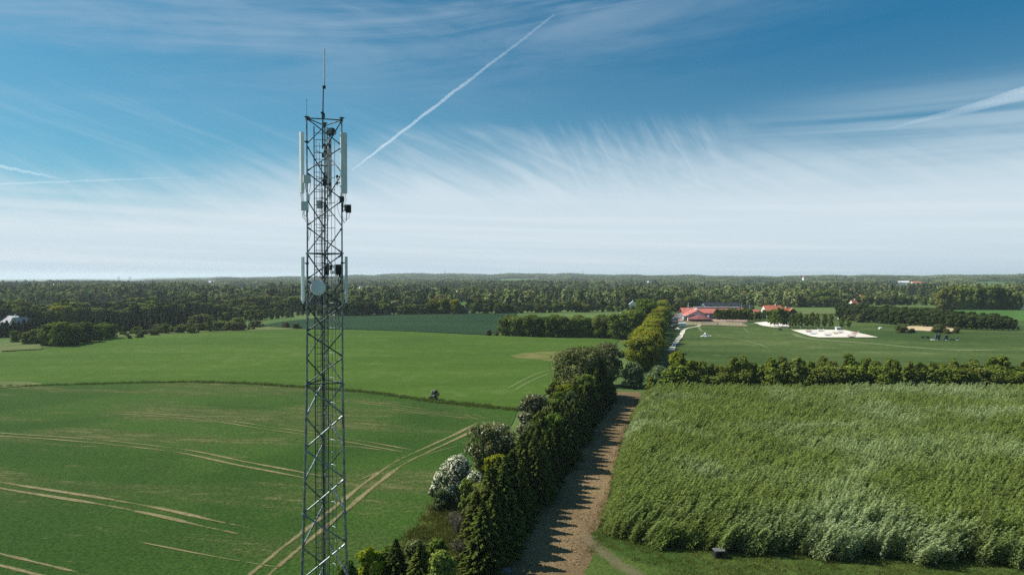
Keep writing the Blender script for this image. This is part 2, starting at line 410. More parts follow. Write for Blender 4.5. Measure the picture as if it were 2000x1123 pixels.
ditch = [(-260, 772), (0, 757), (150, 752), (300, 748), (450, 749), (590, 758), (720, 768), (850, 786), (1012, 802)]
hedge_l = [(1012, 802), (1000, 830), (960, 868), (925, 905), (890, 945), (862, 985), (830, 1020), (785, 1060), (735, 1095), (640, 1150), (560, 1200)]
patch('wheat_field', wpoly(ditch + hedge_l[1:] + [(300, 1320), (-600, 1320), (-700, 900)]), M['wheat'], .10, 5)
far_edge = [(-200, 712), (0, 690), (90, 680), (150, 670), (240, 659), (320, 654), (400, 650), (490, 647), (600, 644), (700, 645), (800, 648), (950, 656), (1080, 660), (1210, 663)]
patch('bright_green_field', wpoly(far_edge + [(1190, 690), (1120, 740), (1060, 775), (1012, 802)] + ditch[:-1][::-1]), M['bright'], .18, 8)
patch('grass_margin', wpoly([(-200, 711), (0, 690), (90, 679), (150, 669), (240, 658), (320, 653), (400, 649), (490, 646), (600, 643), (600, 634), (520, 636), (440, 640), (340, 648), (250, 650), (150, 655), (0, 668), (-200, 680)]), M['margin'], .12, 8)
patch('bluegreen_field', wpoly([(500, 637), (560, 628), (640, 619), (700, 615), (830, 613), (1010, 612), (1000, 630), (955, 655), (800, 647.5), (700, 644.5), (600, 643)]), M['teal'], .30, 10)
patch('worn_crop_patch', wpoly([(995, 696), (1020, 691), (1060, 688), (1120, 686), (1130, 706), (1085, 707), (1040, 703), (1010, 700)]), M['brown'], .24, 4, jit=.5)
patch('field_corner', wpoly([(-120, 745), (0, 746), (60, 748), (90, 752), (30, 757), (-60, 762), (-160, 765)]), M['margin'], .26, 4, jit=1)
meadow = [(34, 205), (118, 505), (110, 560), (500, 560), (620, 480), (420, 160), (150, 166)]
patch('meadow', meadow, M['meadow'], .10, 9)
patch('far_green_field', wpoly([(1850, 606), (2000, 607), (2150, 608), (2200, 632), (1995, 629), (1960, 622), (1900, 614)]), M['lawn'], .30, 12)
# soil strip and the grass around it
strip_r = [(8.5, 60), (9.3, 70), (9.6, 78), (13.2, 92), (16.4, 108), (20.6, 125), (25.8, 147), (31.5, 166), (33, 175)]
strip_l = [(26, 176), (20, 160), (12, 132), (5, 104), (-1, 80), (-5, 60)]
patch('soil_strip', strip_r + strip_l, M['soil'], .08, 2.2, jit=.25)
patch('trackside_grass', [(9.1, 78.5), (9.2, 74), (7, 68), (9.5, 60), (12, 50), (160, 50), (160, 78), (60, 80), (12, 84)], M['nearlawn'], .12, 3, jit=.3)
ribbon('dirt_track', smoothline([Vector(p) for p in ((8.2, 78), (10.0, 72.5), (12.2, 68), (16, 62), (24, 54))], 1), 2.6, M['mudtrack'], .18, fade=False)
patch('olive_grass_slope', [(-1.5, 106), (-5, 99), (-9.4, 93), (-11.6, 80), (-14, 70), (-19, 58), (-2, 58), (2, 88)], M['slope'], .22, 2.5, jit=.3)

# wheel tracks in the wheat
def tramline(pix, w_, wob=.25, off=.17):
    L = wline(pix, 1.5)
    for s in (-.95, .95): ribbon('wheel_track', L, w_, M['track'], off, lateral=s)
tramline([(380, 1240), (480, 1150), (516, 1118), (560, 1080), (650, 1008), (720, 950), (780, 907), (840, 878), (900, 850), (945, 826), (962, 816)], .95)
tramline([(-140, 838), (0, 851), (120, 859), (240, 870), (360, 885), (470, 908), (590, 931), (680, 952)], .62)
tramline([(-140, 925), (0, 952), (100, 968), (200, 984), (310, 1005), (400, 1026), (470, 1041), (540, 1056)], .8)
tramline([(160, 808), (240, 809), (340, 815), (430, 824), (520, 838), (600, 849), (700, 866), (800, 884), (860, 893)], .5)
tramline([(560, 783), (660, 784), (740, 791), (850, 806), (950, 813)], .34)
tramline([(-60, 1085), (40, 1110), (140, 1135)], .6)
tramline([(905, 806), (925, 815), (950, 823)], .3)
for pix, w_ in (([(760, 800), (850, 812), (925, 820)], .4), ([(600, 871), (700, 876), (760, 884)], .4), ([(740, 1010), (765, 996), (778, 985)], .6),
                ([(690, 945), (800, 900), (905, 870)], .35), ([(550, 862), (640, 868)], .35), ([(250, 1060), (400, 1090), (560, 1118)], .35)):
    ribbon('worn_streak', wline(pix, 1.5), w_, M['track'], .17)
# marks in the bright field and on the meadow
for pix, w_ in (([(985, 765), (1020, 745), (1060, 728), (1100, 718)], .8), ([(1000, 768), (1035, 747), (1075, 731), (1110, 722)], .8), ([(920, 752), (980, 755)], .7)):
    ribbon('wheel_track', wline(pix, 3), w_, M['trod'], .26)
for pix, w_ in (([(1366, 636), (1368, 645), (1378, 651)], 2.2), ([(1385, 655), (1440, 663), (1480, 673), (1508, 683)], 1.6), ([(1450, 640), (1462, 648), (1480, 652)], 1.2),
                ([(1520, 690), (1560, 691)], 2.0), ([(1545, 650), (1580, 662), (1700, 672), (1850, 684), (2000, 684)], 5), ([(1650, 625), (1700, 628), (1760, 634)], 3)):
    ribbon('trodden_path', wline(pix, 5), w_, M['trod'], .24)

# gravel path, yard, paddock, arena
ribbon('gravel_path', wline([(1310, 686), (1316, 676), (1324, 664), (1331, 655), (1335, 645)], 2), lambda t: 2.3 + .6 * math.sin(t * 19) * math.sin(t * 7), M['gravel'], .24)
ribbon('gravel_path', wline([(1334, 646), (1343, 642), (1352, 640), (1361, 638.5), (1367, 636), (1366, 632.5), (1363, 629)], 2), lambda t: 1.2 + 2.6 * sstep(.45, .7, t), M['gravel'], .24)
patch('gravel_yard', wpoly([(1318, 614), (1340, 613), (1342, 628), (1460, 630), (1460, 626), (1345, 620.5), (1310, 640)]), M['pink'], .28, 6)
patch('paddock', wpoly([(1312, 629), (1332, 628), (1370, 629), (1402, 629), (1402, 636.5), (1345, 635.5), (1316, 637)]), M['paddock'], .34, 5)
patch('paddock', wpoly([(1402, 629), (1430, 628), (1447, 630), (1463, 639), (1404, 637)]), M['paddock'], .38, 5)
patch('sandy_yard', wpoly([(1472, 631), (1500, 629), (1540, 632), (1540, 641), (1510, 640), (1490, 637)]), M['sand'], .30, 6, jit=.6)
patch('riding_arena', wpoly([(1546, 645.5), (1575, 645), (1650, 645.5), (1690, 654), (1716, 660), (1600, 660), (1585, 658)]), M['sand'], .33, 6)
patch('reed_bed', wpoly([(1765, 639), (1800, 637), (1845, 638), (1870, 642), (1868, 648), (1820, 648), (1775, 646)]), M['drygrass'], .35, 5, jit=.8)
patch('sandy_corner', wpoly([(1208, 659), (1222, 657), (1224, 661), (1212, 663)]), M['sand'], .36, 3)
# fields far off between the woods
for k, (pix, mt) in enumerate((([(1310, 556), (1500, 550), (1520, 556), (1400, 561)], 'lawn'), ([(880, 594), (920, 588), (935, 594), (920, 603), (890, 604)], 'lawn'),
        ([(735, 564), (765, 561), (770, 567), (740, 569)], 'lawn'), ([(1090, 573), (1180, 572), (1200, 576), (1100, 576)], 'margin'),
        ([(770, 585), (830, 582), (860, 585), (775, 595)], 'margin'), ([(350, 566), (470, 563), (500, 567), (420, 570)], 'lawn'), ([(460, 574), (510, 572), (505, 582), (470, 581)], 'margin'),
        ([(1750, 588), (1800, 586), (1840, 592), (1760, 594)], 'lawn'), ([(1560, 607), (1650, 608), (1640, 614), (1570, 615)], 'margin'),
        ([(0, 680), (80, 678), (80, 684), (0, 688)], 'margin'), ([(1180, 560), (1290, 556), (1300, 560), (1190, 565)], 'lawn'), ([(600, 561), (690, 558), (690, 562), (610, 566)], 'margin'), ([(1700, 566), (1820, 563), (1830, 566), (1710, 570)], 'lawn'), ([(1880, 552), (2000, 551), (2000, 554), (1890, 555)], 'lawn'), ([(150, 569), (260, 566), (270, 569), (160, 573)], 'margin'), ([(1735, 552), (1800, 552), (1810, 555), (1740, 556)], 'lawn'))):
    patch('distant_field', wpoly(pix), M[mt], .5, 40)

# ------------------------------------------------------------------ foliage materials
M['bark'] = plain('bark', (.09, .07, .05), .95, var=.3, scale=4)
M['birchbark'] = plain('birch_bark', (.55, .53, .48), .85, var=.35, scale=5)
M['deadwood'] = plain('dead_twigs', (.20, .165, .125), .95, var=.3, scale=6)
M['oak'] = foliage('oak_leaves', (.045, .078, .012), (.185, .245, .040), alt=(.22, .26, .055), val=.5)
M['mixed'] = foliage('mixed_leaves', (.042, .072, .014), (.185, .235, .045), alt=(.235, .26, .060), hue=.04, val=1.0)
M['lime'] = foliage('fresh_spring_leaves', (.085, .100, .010), (.36, .36, .028), alt=(.26, .29, .036), hue=.02)
M['ygreen'] = foliage('yellow_green_leaves', (.08, .11, .008), (.30, .32, .02), hue=.02)
M['birch'] = foliage('birch_leaves', (.045, .074, .011), (.215, .265, .040), alt=(.22, .26, .055), hue=.02, val=.5)
M['spruce'] = foliage('spruce_needles', (.013, .026, .007), (.105, .130, .024), trans=.12, hue=.03, val=.6)
M['pine'] = foliage('pine_needles', (.018, .032, .011), (.085, .115, .030), trans=.12, hue=.03)
M['olive'] = foliage('olive_leaves', (.045, .06, .018), (.19, .205, .072), hue=.01)
M['silver'] = foliage('silvery_leaves', (.045, .07, .028), (.20, .26, .11), hue=.01)
M['haw'] = foliage('hawthorn_leaves', (.04, .065, .02), (.16, .20, .08), hue=.01)
M['bloom'] = foliage('white_blossom', (.42, .42, .26), (.82, .80, .62), trans=.2, hue=0, val=.1)
M['browntwig'] = foliage('budding_twigs', (.06, .065, .028), (.19, .20, .085), hue=.01)
M['willow'] = foliage('willow_leaves', (.105, .140, .034), (.340, .425, .105), hue=.012, val=.16, patch=((.52, .60, .33), .036, .44, .74), trans=.52)
M['weed'] = foliage('tall_weeds', (.05, .08, .018), (.17, .215, .050), hue=.03)
M['tuft'] = foliage('grass_tufts', (.06, .075, .016), (.17, .175, .04), hue=.03, trans=.3)
M['woodfar'] = foliage('distant_wood_leaves', (.060, .090, .028), (.190, .240, .066), alt=(.26, .26, .10), hue=.04, val=.7, patch=((.045, .064, .030), .0075, .50, .58, (.28, .32, .12)), trans=.15)

# ------------------------------------------------------------------ foliage builders
def unit(v): return v / np.maximum(np.linalg.norm(v, axis=-1, keepdims=True), 1e-9)
def cards(P, Nn, size, elong=1.5, D=None, rg=rng):
    """leaf-sprig cards (rhombic, slightly folded) at P facing Nn"""
    n = len(P); Nn = unit(Nn); r = rg.normal(size=(n, 3)) if D is None else D
    u = unit(r - Nn * np.sum(r * Nn, 1, keepdims=True)); v = np.cross(Nn, u)
    s = (size * rg.uniform(.6, 1.35, n))[:, None] if np.ndim(size) == 0 else np.asarray(size)[:, None]
    a = u * s * elong * .5; b = v * s * .5; k = Nn * s * .12
    V = np.stack([P - a, P - b * .9 + k, P + a, P + b * .9 + k], 1).reshape(-1, 3)
    return V, np.arange(4 * n).reshape(n, 4)
def join(parts):
    V = []; Q = []; T = []; MI = []; b = 0
    for p in parts:
        v, q, t = p[:3]; V.append(v); Q.append(q + b); T.append(t); b += len(v)
        MI.append(np.full(len(q), p[3] if len(p) > 3 else 0))
    return np.concatenate(V), np.concatenate(Q), np.concatenate(T), np.concatenate(MI)
def crown_blobs(n, w_, h, base, shape, rg):
    """sub-clump centres and radii filling an uneven crown"""
    out = []; ph = rg.uniform(0, 6.28, 4)
    for i in range(n):
        a = i * 2.399963 + rg.normal(0, .25); f = (i + .5) / n
        z = base + (h - base) * (f ** .85)
        t = (z - base) / (h - base)
        if shape == 'round': prof = math.sqrt(max(0, 1 - (2 * (t * .92 + .02) - .92) ** 2)) ** .8
        elif shape == 'cone': prof = (1 - t) ** .75 * .95 + .06
        elif shape == 'tall': prof = (math.sin(math.pi * min(1, t * .85 + .12))) ** .6 * (1 - .25 * t)
        elif shape == 'dome': prof = math.sqrt(max(0.02, 1 - t * t))
        rad = w_ / 2 * prof * (1 + .16 * math.sin(a * 2 + ph[0]) + .12 * math.sin(a * 3 + ph[1]))
        rr = rg.uniform(.35, .92) if i % 3 else rg.uniform(0, .4)
        cr = w_ * rg.uniform(.13, .22) * (.75 if shape == 'tall' else 1)
        rr_ = max(0, rad * rr + (rad - cr) * (1 - rr) * .2)
        out.append((np.array([math.cos(a) * min(rr_, max(rad - cr * .6, 0.02)), math.sin(a) * min(rr_, max(rad - cr * .6, .02)), min(z, h - cr * .8)]), cr))
    return out
def crown(w_, h, base, shape='round', blobs=26, per=150, leaf=.3, seed=1, droop=0.0, fill=.25, elong=1.5, bloom=0.0, flat=.85, lean=(0, 0)):
    rg = np.random.default_rng(seed); parts = []
    for c, cr in crown_blobs(blobs, w_, h, base, shape, rg):
        n = int(per * rg.uniform(.7, 1.25)); d = unit(rg.normal(size=(n, 3)))
        d[:, 2] = np.where(d[:, 2] < -.45, -d[:, 2], d[:, 2])
        rad = cr * (rg.uniform(.55, 1.0, n) ** .5)[:, None] * (1 + .28 * np.sin(d[:, :1] * 5 + seed) * np.cos(d[:, 1:2] * 4))
        P = c + d * rad * np.array([1, 1, flat])
        out = unit(P - np.array([0, 0, base + (h - base) * .35]))
        N = unit(d * .9 + out * .4 + rg.normal(0, .55, (n, 3)) + np.array([0, 0, .25]))
        D = None
        if droop: D = np.tile(np.array([[0, 0, -1.0]]), (n, 1)) * droop + rg.normal(0, .6, (n, 3))
        v, q = cards(P, N, leaf, elong, D, rg)
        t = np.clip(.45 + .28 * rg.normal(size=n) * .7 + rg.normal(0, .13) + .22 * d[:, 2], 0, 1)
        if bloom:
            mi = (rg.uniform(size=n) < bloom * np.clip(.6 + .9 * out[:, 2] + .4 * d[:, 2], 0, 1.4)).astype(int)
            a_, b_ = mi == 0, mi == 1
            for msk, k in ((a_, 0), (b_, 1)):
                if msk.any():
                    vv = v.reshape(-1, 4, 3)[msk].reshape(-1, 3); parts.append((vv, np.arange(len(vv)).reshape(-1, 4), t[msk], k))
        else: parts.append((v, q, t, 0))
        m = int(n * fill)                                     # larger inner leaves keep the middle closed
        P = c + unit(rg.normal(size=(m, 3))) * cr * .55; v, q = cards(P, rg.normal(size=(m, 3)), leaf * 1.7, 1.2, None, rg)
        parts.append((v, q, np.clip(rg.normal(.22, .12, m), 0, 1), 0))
    V, Q, T, MI = join(parts)
    if lean != (0, 0): V = V + (V[:, 2:3] / h) ** 2 * np.array([[lean[0], lean[1], 0]])
    return V, Q, T, MI
def limbs(h, base, r, w_, seed, n=7, top=.8, mat=None, lean=(0, 0)):
    """tapered trunk with limbs"""
    rd = random.Random(seed); m = MB(); k = 6
    def L(x, y, z): return (x + lean[0] * (z / h) ** 2, y + lean[1] * (z / h) ** 2, z)
    wob = [(rd.uniform(-.03, .03) * h * .5 * i / k, rd.uniform(-.03, .03) * h * .5 * i / k) for i in range(k + 1)]
    pts = [L(wob[i][0], wob[i][1], h * top * i / k - (.4 if i == 0 else 0)) for i in range(k + 1)]
    m.tube(pts, [r * (1.25 if i == 0 else 1) * (1 - .85 * i / k) for i in range(k + 1)], 7)
    for j in range(n):
        t = base / h + (top - base / h) * (j + .3) / n; a = j * 2.4 + rd.uniform(-.3, .3); z = h * t
        ln = w_ * .36 * rd.uniform(.7, 1.1) * (1 - .4 * t); i = min(k - 1, int(t / top * k)); ox, oy = wob[i]
        p0 = Vector(L(ox, oy, z)); p1 = Vector(L(ox + math.cos(a) * ln * .5, oy + math.sin(a) * ln * .5, z + ln * .45)); p2 = Vector(L(ox + math.cos(a) * ln, oy + math.sin(a) * ln, z + ln * .8))
        m.tube([p0, p1, p2], [r * .45 * (1 - .6 * t), r * .3 * (1 - .6 * t), r * .08], 5, caps=False)
    return m
def spruce_mesh(name, h, w_, mat, seed, tiers=26, nb=11, card=.34, base=.4, tip=.5):
    rg = np.random.default_rng(seed); parts = []
    for i in range(tiers):
        f = i / (tiers - 1); z = base + (h - base) * f ** .92; rad = w_ / 2 * ((1 - f) ** .85 * .97 + .03)
        n = max(4, int(nb * (1 - f * .55)))
        for j in range(n):
            a = 2 * math.pi * (j + rg.uniform(-.3, .3)) / n + i * 1.1; L = rad * rg.uniform(.78, 1.16)
            ns = max(2, int(L / card * 2.6)); t = (np.arange(ns) + .6) / ns
            dr = L * (-.28 * t + .16 * t ** 2) + rg.normal(0, .03, ns)
            ca, sa = math.cos(a), math.sin(a)
            for side in (-1, 0, 1):
                off = side * card * .55 * (1.15 - t)
                P = np.stack([ca * L * t - sa * off, sa * L * t + ca * off, z + dr - abs(side) * .05], 1) + rg.normal(0, .04, (ns, 3))
                N = np.stack([ca * .35 + rg.normal(0, .45, ns), sa * .35 + rg.normal(0, .45, ns), np.ones(ns)], 1)
                D = np.tile([[ca - sa * side * .7, sa + ca * side * .7, -.35]], (ns, 1)) + rg.normal(0, .15, (ns, 3))
                v, q = cards(P, N, card * .8, 1.9, D, rg)
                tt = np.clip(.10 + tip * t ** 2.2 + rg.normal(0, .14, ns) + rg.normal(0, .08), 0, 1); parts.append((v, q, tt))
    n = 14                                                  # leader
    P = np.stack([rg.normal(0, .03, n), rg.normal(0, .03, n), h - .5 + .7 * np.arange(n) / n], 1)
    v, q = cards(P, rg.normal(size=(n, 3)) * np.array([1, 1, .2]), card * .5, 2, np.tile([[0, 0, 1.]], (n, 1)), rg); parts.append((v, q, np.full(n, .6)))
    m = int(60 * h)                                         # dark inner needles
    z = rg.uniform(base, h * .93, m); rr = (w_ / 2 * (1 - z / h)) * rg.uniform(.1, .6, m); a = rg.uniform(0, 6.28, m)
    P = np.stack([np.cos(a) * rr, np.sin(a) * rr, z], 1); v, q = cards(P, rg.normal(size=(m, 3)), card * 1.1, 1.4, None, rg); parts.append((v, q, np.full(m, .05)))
    V, Q, T, MI = join(parts); return mesh_quads(name, V, Q, mat, T)

PROTO = {}
def proto(kind, variants):
    PROTO[kind] = variants
def mk(crown_args, mats, trunk=None):
    V, Q, T, MI = crown(**crown_args); me = mesh_quads('crown', V, Q, mats, T, MI if isinstance(mats, list) else None)
    tr = None
    if trunk:
        b = limbs(*trunk[:4], seed=crown_args.get('seed', 1), n=trunk[4] if len(trunk) > 4 else 7, lean=crown_args.get('lean', (0, 0)), top=trunk[6] if len(trunk) > 6 else .8)
        tm = bpy.data.meshes.new('trunk'); tm.from_pydata(b.v, [], b.f); tm.materials.append(trunk[5] if len(trunk) > 5 else M['bark']); tm.update(); tr = tm
    return me, tr
def sp(h, w_, seed, mat, **k):
    b = MB(); b.tube([(0, 0, -.4), (0, 0, h * .5), (0, 0, h * .97)], [.14, .09, .02], 7)
    tm = bpy.data.meshes.new('trunk'); tm.from_pydata(b.v, [], b.f); tm.materials.append(M['bark']); tm.update()
    return spruce_mesh('crown', h, w_, mat, seed, **k), tm
proto('spruce', [sp(8.0, 5.0, s, M['spruce'], nb=13, tip=.75) for s in (1, 2, 3, 4)])
proto('spruce_far', [sp(11, 4.6, s, M['pine'], tiers=15, nb=8, card=.75) for s in (11, 12)])
proto('oak', [mk(dict(w_=11.5, h=11, base=-.6, shape='round', blobs=54, per=120, leaf=.42, seed=s), M['oak'], (11, 2.2, .32, 11)) for s in (21, 22, 23)])
proto('mixed', [mk(dict(w_=9.5, h=12, base=-.4, shape='round' if s % 2 else 'tall', blobs=40, per=75, leaf=.6, seed=s), M['mixed'], (12, 2.2, .28, 9)) for s in (31, 32, 33, 34)])
proto('pine', [mk(dict(w_=7.5, h=10, base=1.5, shape='tall', blobs=30, per=80, leaf=.5, seed=s), M['pine'], (10, 2, .2, 6)) for s in (35, 36, 37)])
proto('lime', [mk(dict(w_=9.5, h=11.5, base=.8, shape='round', blobs=44, per=150, leaf=.36, seed=s), M['lime'], (11.5, 2, .25, 8)) for s in (41, 42, 43)])
proto('birch', [mk(dict(w_=4.6, h=9.5, base=1.6, shape='tall', blobs=26, per=120, leaf=.24, seed=s, droop=.6, flat=1.3), M['birch'], (9.5, 1.8, .11, 4, 8, M['birchbark'], .93)) for s in (51, 52, 53, 54)])
proto('birch_bush', [mk(dict(w_=5.4, h=7.0, base=.3, shape='round', blobs=30, per=130, leaf=.26, seed=s), M['birch'], (7, .8, .10, 4, 6)) for s in (56, 57)])
proto('young', [mk(dict(w_=6.5, h=9.5, base=1.9, shape='tall', blobs=24, per=70, leaf=.5, seed=s), M['birch'], (9.5, 2.0, .16, 5, 6, M['birchbark'])) for s in (61, 62)])
proto('cone', [mk(dict(w_=6, h=9, base=1.0, shape='cone', blobs=26, per=80, leaf=.5, seed=s), M['oak'], (9, 2.0, .16, 5, 5)) for s in (65,)])
proto('bush', [mk(dict(w_=6, h=4.2, base=.1, shape='dome', blobs=26, per=110, leaf=.34, seed=s), M['olive']) for s in (71, 72)])
proto('silver', [mk(dict(w_=6.4, h=5.2, base=.1, shape='dome', blobs=34, per=150, leaf=.30, seed=s), M['silver'], (5.2, .5, .1, 5, 6)) for s in (75,)])

def place(kind, x, y, h=None, wf=1.0, name='tree', label=None, cat='tree', group=None, var=None, z=None, rz=None, mat=None):
    """one tree: an Empty with trunk and crown, placed where its foot stands"""
    vs = PROTO[kind]; v = vs[random.randrange(len(vs)) if var is None else var]
    me, tr = v; h0 = max(c[2] for c in (me.vertices[i].co for i in range(0, len(me.vertices), 7)))
    s = (h or h0) / h0
    wf = wf * {'spruce_far': 1.55, 'mixed': 1.25, 'pine': 1.15}.get(kind, 1)
    r = empty(name, (x, y, hgt(x, y) if z is None else z), random.uniform(0, 6.28) if rz is None else rz, (s * wf, s * wf, s))
    tag(r, label, cat, group)
    link('crown', me, r)
    if tr is not None: link('trunk', tr, r)
    return r
def gplace(kind, px, py, top=None, wf=1.0, **k):
    """stand a tree on the ground seen at (px, py); its height follows from where its top shows"""
    p = G(px, py); h = None
    if top is not None: h = max(1.0, CH - (top - Y0) * p.y / F - p.z)
    return place(kind, p.x, p.y, h, wf, **k)

# instanced stuff --------------------------------------------------------------
def scatter(name, pts, rot, scl, idx, protos, kind='stuff', label=None, cat=None):
    n = len(pts); me = bpy.data.meshes.new(name); me.vertices.add(n)
    me.vertices.foreach_set('co', np.asarray(pts, np.float32).ravel())
    for nm, tp, d in (('rot', 'FLOAT_VECTOR', rot), ('scl', 'FLOAT_VECTOR', scl)):
        a = me.attributes.new(nm, tp, 'POINT'); a.data.foreach_set('vector', np.asarray(d, np.float32).ravel())
    a = me.attributes.new('idx', 'INT', 'POINT'); a.data.foreach_set('value', np.asarray(idx, np.int32))
    me.update(); o = link(name, me)
    col = bpy.data.collections.new(name + '_sources')
    for i, pm in enumerate(protos):
        po = bpy.data.objects.new('%s_source_%02d' % (name, i), pm); col.objects.link(po)
    ng = bpy.data.node_groups.new(name, 'GeometryNodeTree')
    ng.interface.new_socket('Geometry', in_out='INPUT', socket_type='NodeSocketGeometry')
    ng.interface.new_socket('Geometry', in_out='OUTPUT', socket_type='NodeSocketGeometry')
    N = ng.nodes.new; gi = N('NodeGroupInput'); go = N('NodeGroupOutput'); ip = N('GeometryNodeInstanceOnPoints'); ci = N('GeometryNodeCollectionInfo')
    ci.inputs['Collection'].default_value = col; ci.inputs['Separate Children'].default_value = True; ci.inputs['Reset Children'].default_value = True
    ip.inputs['Pick Instance'].default_value = True
    def na(nm, t):
        x = N('GeometryNodeInputNamedAttribute'); x.data_type = t; x.inputs['Name'].default_value = nm; return x.outputs['Attribute']
    ll = ng.links.new
    ll(gi.outputs[0], ip.inputs['Points']); ll(ci.outputs[0], ip.inputs['Instance']); ll(na('idx', 'INT'), ip.inputs['Instance Index'])
    e2r = N('FunctionNodeEulerToRotation'); ll(na('rot', 'FLOAT_VECTOR'), e2r.inputs[0]); ll(e2r.outputs[0], ip.inputs['Rotation'])
    ll(na('scl', 'FLOAT_VECTOR'), ip.inputs['Scale']); ll(ip.outputs[0], go.inputs[0])
    md = o.modifiers.new('scatter', 'NODES'); md.node_group = ng
    tag(o, label, cat, kind=kind); return o
def mesh_from(parts, name, mat):
    V, Q, T, MI = join(parts); return mesh_quads(name, V, Q, mat, T)

# willow coppice: clumps of wind-bent shoots
def willow_clump(seed, n=10, w_=1.4):
    rg = np.random.default_rng(seed); parts = []
    for i in range(n):
        bx, by = rg.uniform(-w_ / 2, w_ / 2, 2); h = rg.uniform(2.8, 5.2); k = rg.uniform(1.1, 2.3); ky = rg.uniform(-.2, .35); m = 70; tt_ = rg.normal(0, .20)
        t = np.sort(rg.uniform(.12, 1, m)); x = bx + k * t ** 2; y = by + ky * t ** 2; z = h * t * (1 - .06 * t)
        sp_ = .21 * (1.2 - t); P = np.stack([x, y, z], 1) + rg.normal(0, 1, (m, 3)) * sp_[:, None] * np.array([1, 1, .5])
        D = np.stack([.55 + 1.0 * t * k * .6 + rg.normal(0, .3, m), ky * t + rg.normal(0, .35, m), 1.1 - .5 * t + rg.normal(0, .25, m)], 1)
        N = rg.normal(size=(m, 3)) + np.array([-.35, -.2, .5])
        v, q = cards(P, N, .13, 2.7, D, rg); parts.append((v, q, np.clip(.12 + .62 * t + tt_ + rg.normal(0, .16, m), 0, 1)))
    return mesh_from(parts, 'willow_shoots', M['willow'])
wp = [willow_clump(s) for s in range(80, 85)]
def wl(y):                                                     # left edge of the willow plot
    return float(np.interp(y, [67, 77, 92, 108, 125, 147, 158, 164], [9.2, 10.6, 14.4, 17.6, 21.8, 27.2, 30.2, 33]))
pts = []; y = 67.0
rg = np.random.default_rng(5)
while y < 161:
    x = wl(y); xe = y * .80 + 14
    while x < xe:
        fy = float(np.interp(x, [8, 22, 37, 52, 90], [78, 73.2, 71.4, 69.8, 68])) + .7 * math.sin(x * .7) + .5 * math.sin(x * 1.9)
        jx, jy = rg.uniform(-.45, .45), rg.uniform(-.45, .45)
        if y + jy > fy: pts.append((x + jx, y + jy))
        x += .93
    y += .93
pts = np.array(pts); n = len(pts); print('willow', n)
zz = np.array([hgt(a, b) for a, b in pts])
hs = 1 + .11 * np.sin(pts[:, 0] * .11 + 1) * np.sin(pts[:, 1] * .14) + .06 * np.sin(pts[:, 0] * .45) * np.sin(pts[:, 1] * .37 + 1) + rg.normal(0, .07, n)
edgef = np.clip((pts[:, 0] - np.array([wl(v) for v in pts[:, 1]])) / 2.0, 0, 1) * .3 + .7
scatter('willow_coppice', np.column_stack([pts, zz]), np.column_stack([np.zeros(n), rg.normal(0, .04, n), rg.normal(0, .30, n)]),
        np.column_stack([np.full(n, 1.0), np.full(n, 1.0), hs * edgef * .95 * np.clip(.72 + (pts[:, 1] - np.interp(pts[:, 0], [8, 22, 37, 52, 90], [78, 73.2, 71.4, 69.8, 68])) * .09, .72, 1)]), rg.integers(0, 5, n), wp)
# grass tufts: verge along the ditch, slope, track edges
def tuft(seed, n=26, r=.35, h=.5, mat='tuft', wd=.06):
    rg = np.random.default_rng(seed); P = np.column_stack([rg.normal(0, r, n), rg.normal(0, r, n), rg.uniform(.25, .6, n) * h])
    D = np.column_stack([rg.normal(.2, .35, n), rg.normal(0, .35, n), np.ones(n)]); N = rg.normal(size=(n, 3)) * np.array([1, 1, .3])
    v, q = cards(P, N, wd, h / wd * .9, D, rg); return mesh_from([(v, q, np.clip(rg.normal(.5, .25, n), 0, 1))], 'tuft', M[mat])
def region(poly, spacing, seed, keep=1.0):
    rg = np.random.default_rng(seed); xs = [p[0] for p in poly]; ys = [p[1] for p in poly]
    n = int((max(xs) - min(xs)) * (max(ys) - min(ys)) / spacing ** 2); a = np.column_stack([rg.uniform(min(xs), max(xs), n), rg.uniform(min(ys), max(ys), n)])
    return np.array([p for p in a if inside(poly, p[0], p[1])])
def scatter_on(name, P, protos, seed, s0=.7, s1=1.3, zs=1.0, kind='stuff', off=0.0):
    rg = np.random.default_rng(seed); n = len(P); s = rg.uniform(s0, s1, n)
    return scatter(name, np.column_stack([P, [hgt(a, b) + off for a, b in P]]), np.column_stack([np.zeros(n), np.zeros(n), rg.uniform(0, 6.28, n)]), np.column_stack([s, s, s * zs * rg.uniform(.8, 1.2, n)]), rg.integers(0, len(protos), n), protos, kind)
tf = [tuft(s) for s in (1, 2, 3)]
scatter_on('slope_grass', region([(-2, 106), (-5, 99), (-9.2, 93), (-11.4, 80), (-14, 70), (-18, 60), (-2, 60), (1, 88)], .42, 3), tf, 4, .8, 1.5)
scatter_on('trackside_tufts', region([(9.6, 79), (9.6, 75), (14, 70), (18, 62), (60, 60), (90, 62), (90, 72), (60, 74), (30, 77), (16, 79)], .5, 6), tf, 7, .5, 1.1, .7)
wd = [tuft(s, 30, .5, .9, 'weed', .12) for s in (4, 5, 6)]
L = wline(ditch, 1.0); P = []
rg = np.random.default_rng(9)
for i, p in enumerate(L):
    f = i / len(L); wdt = .4 + 2.3 * f
    for k in range(int(1 + 7 * f + rg.uniform(0, 2))): P.append((p.x + rg.normal(0, .4), p.y + rg.uniform(-.5, .5) * wdt))
scatter_on('ditch_weeds', np.array(P), wd, 10, .35, 1.05, .8)
P = [(float(np.interp(y, [72, 92, 125, 164], [9.0, 14.0, 21.2, 32])) + rg.normal(-.3, .45), y) for y in rg.uniform(73, 165, 700)]
scatter_on('strip_edge_weeds', np.array(P), tf, 11, .5, 1.0, .8)
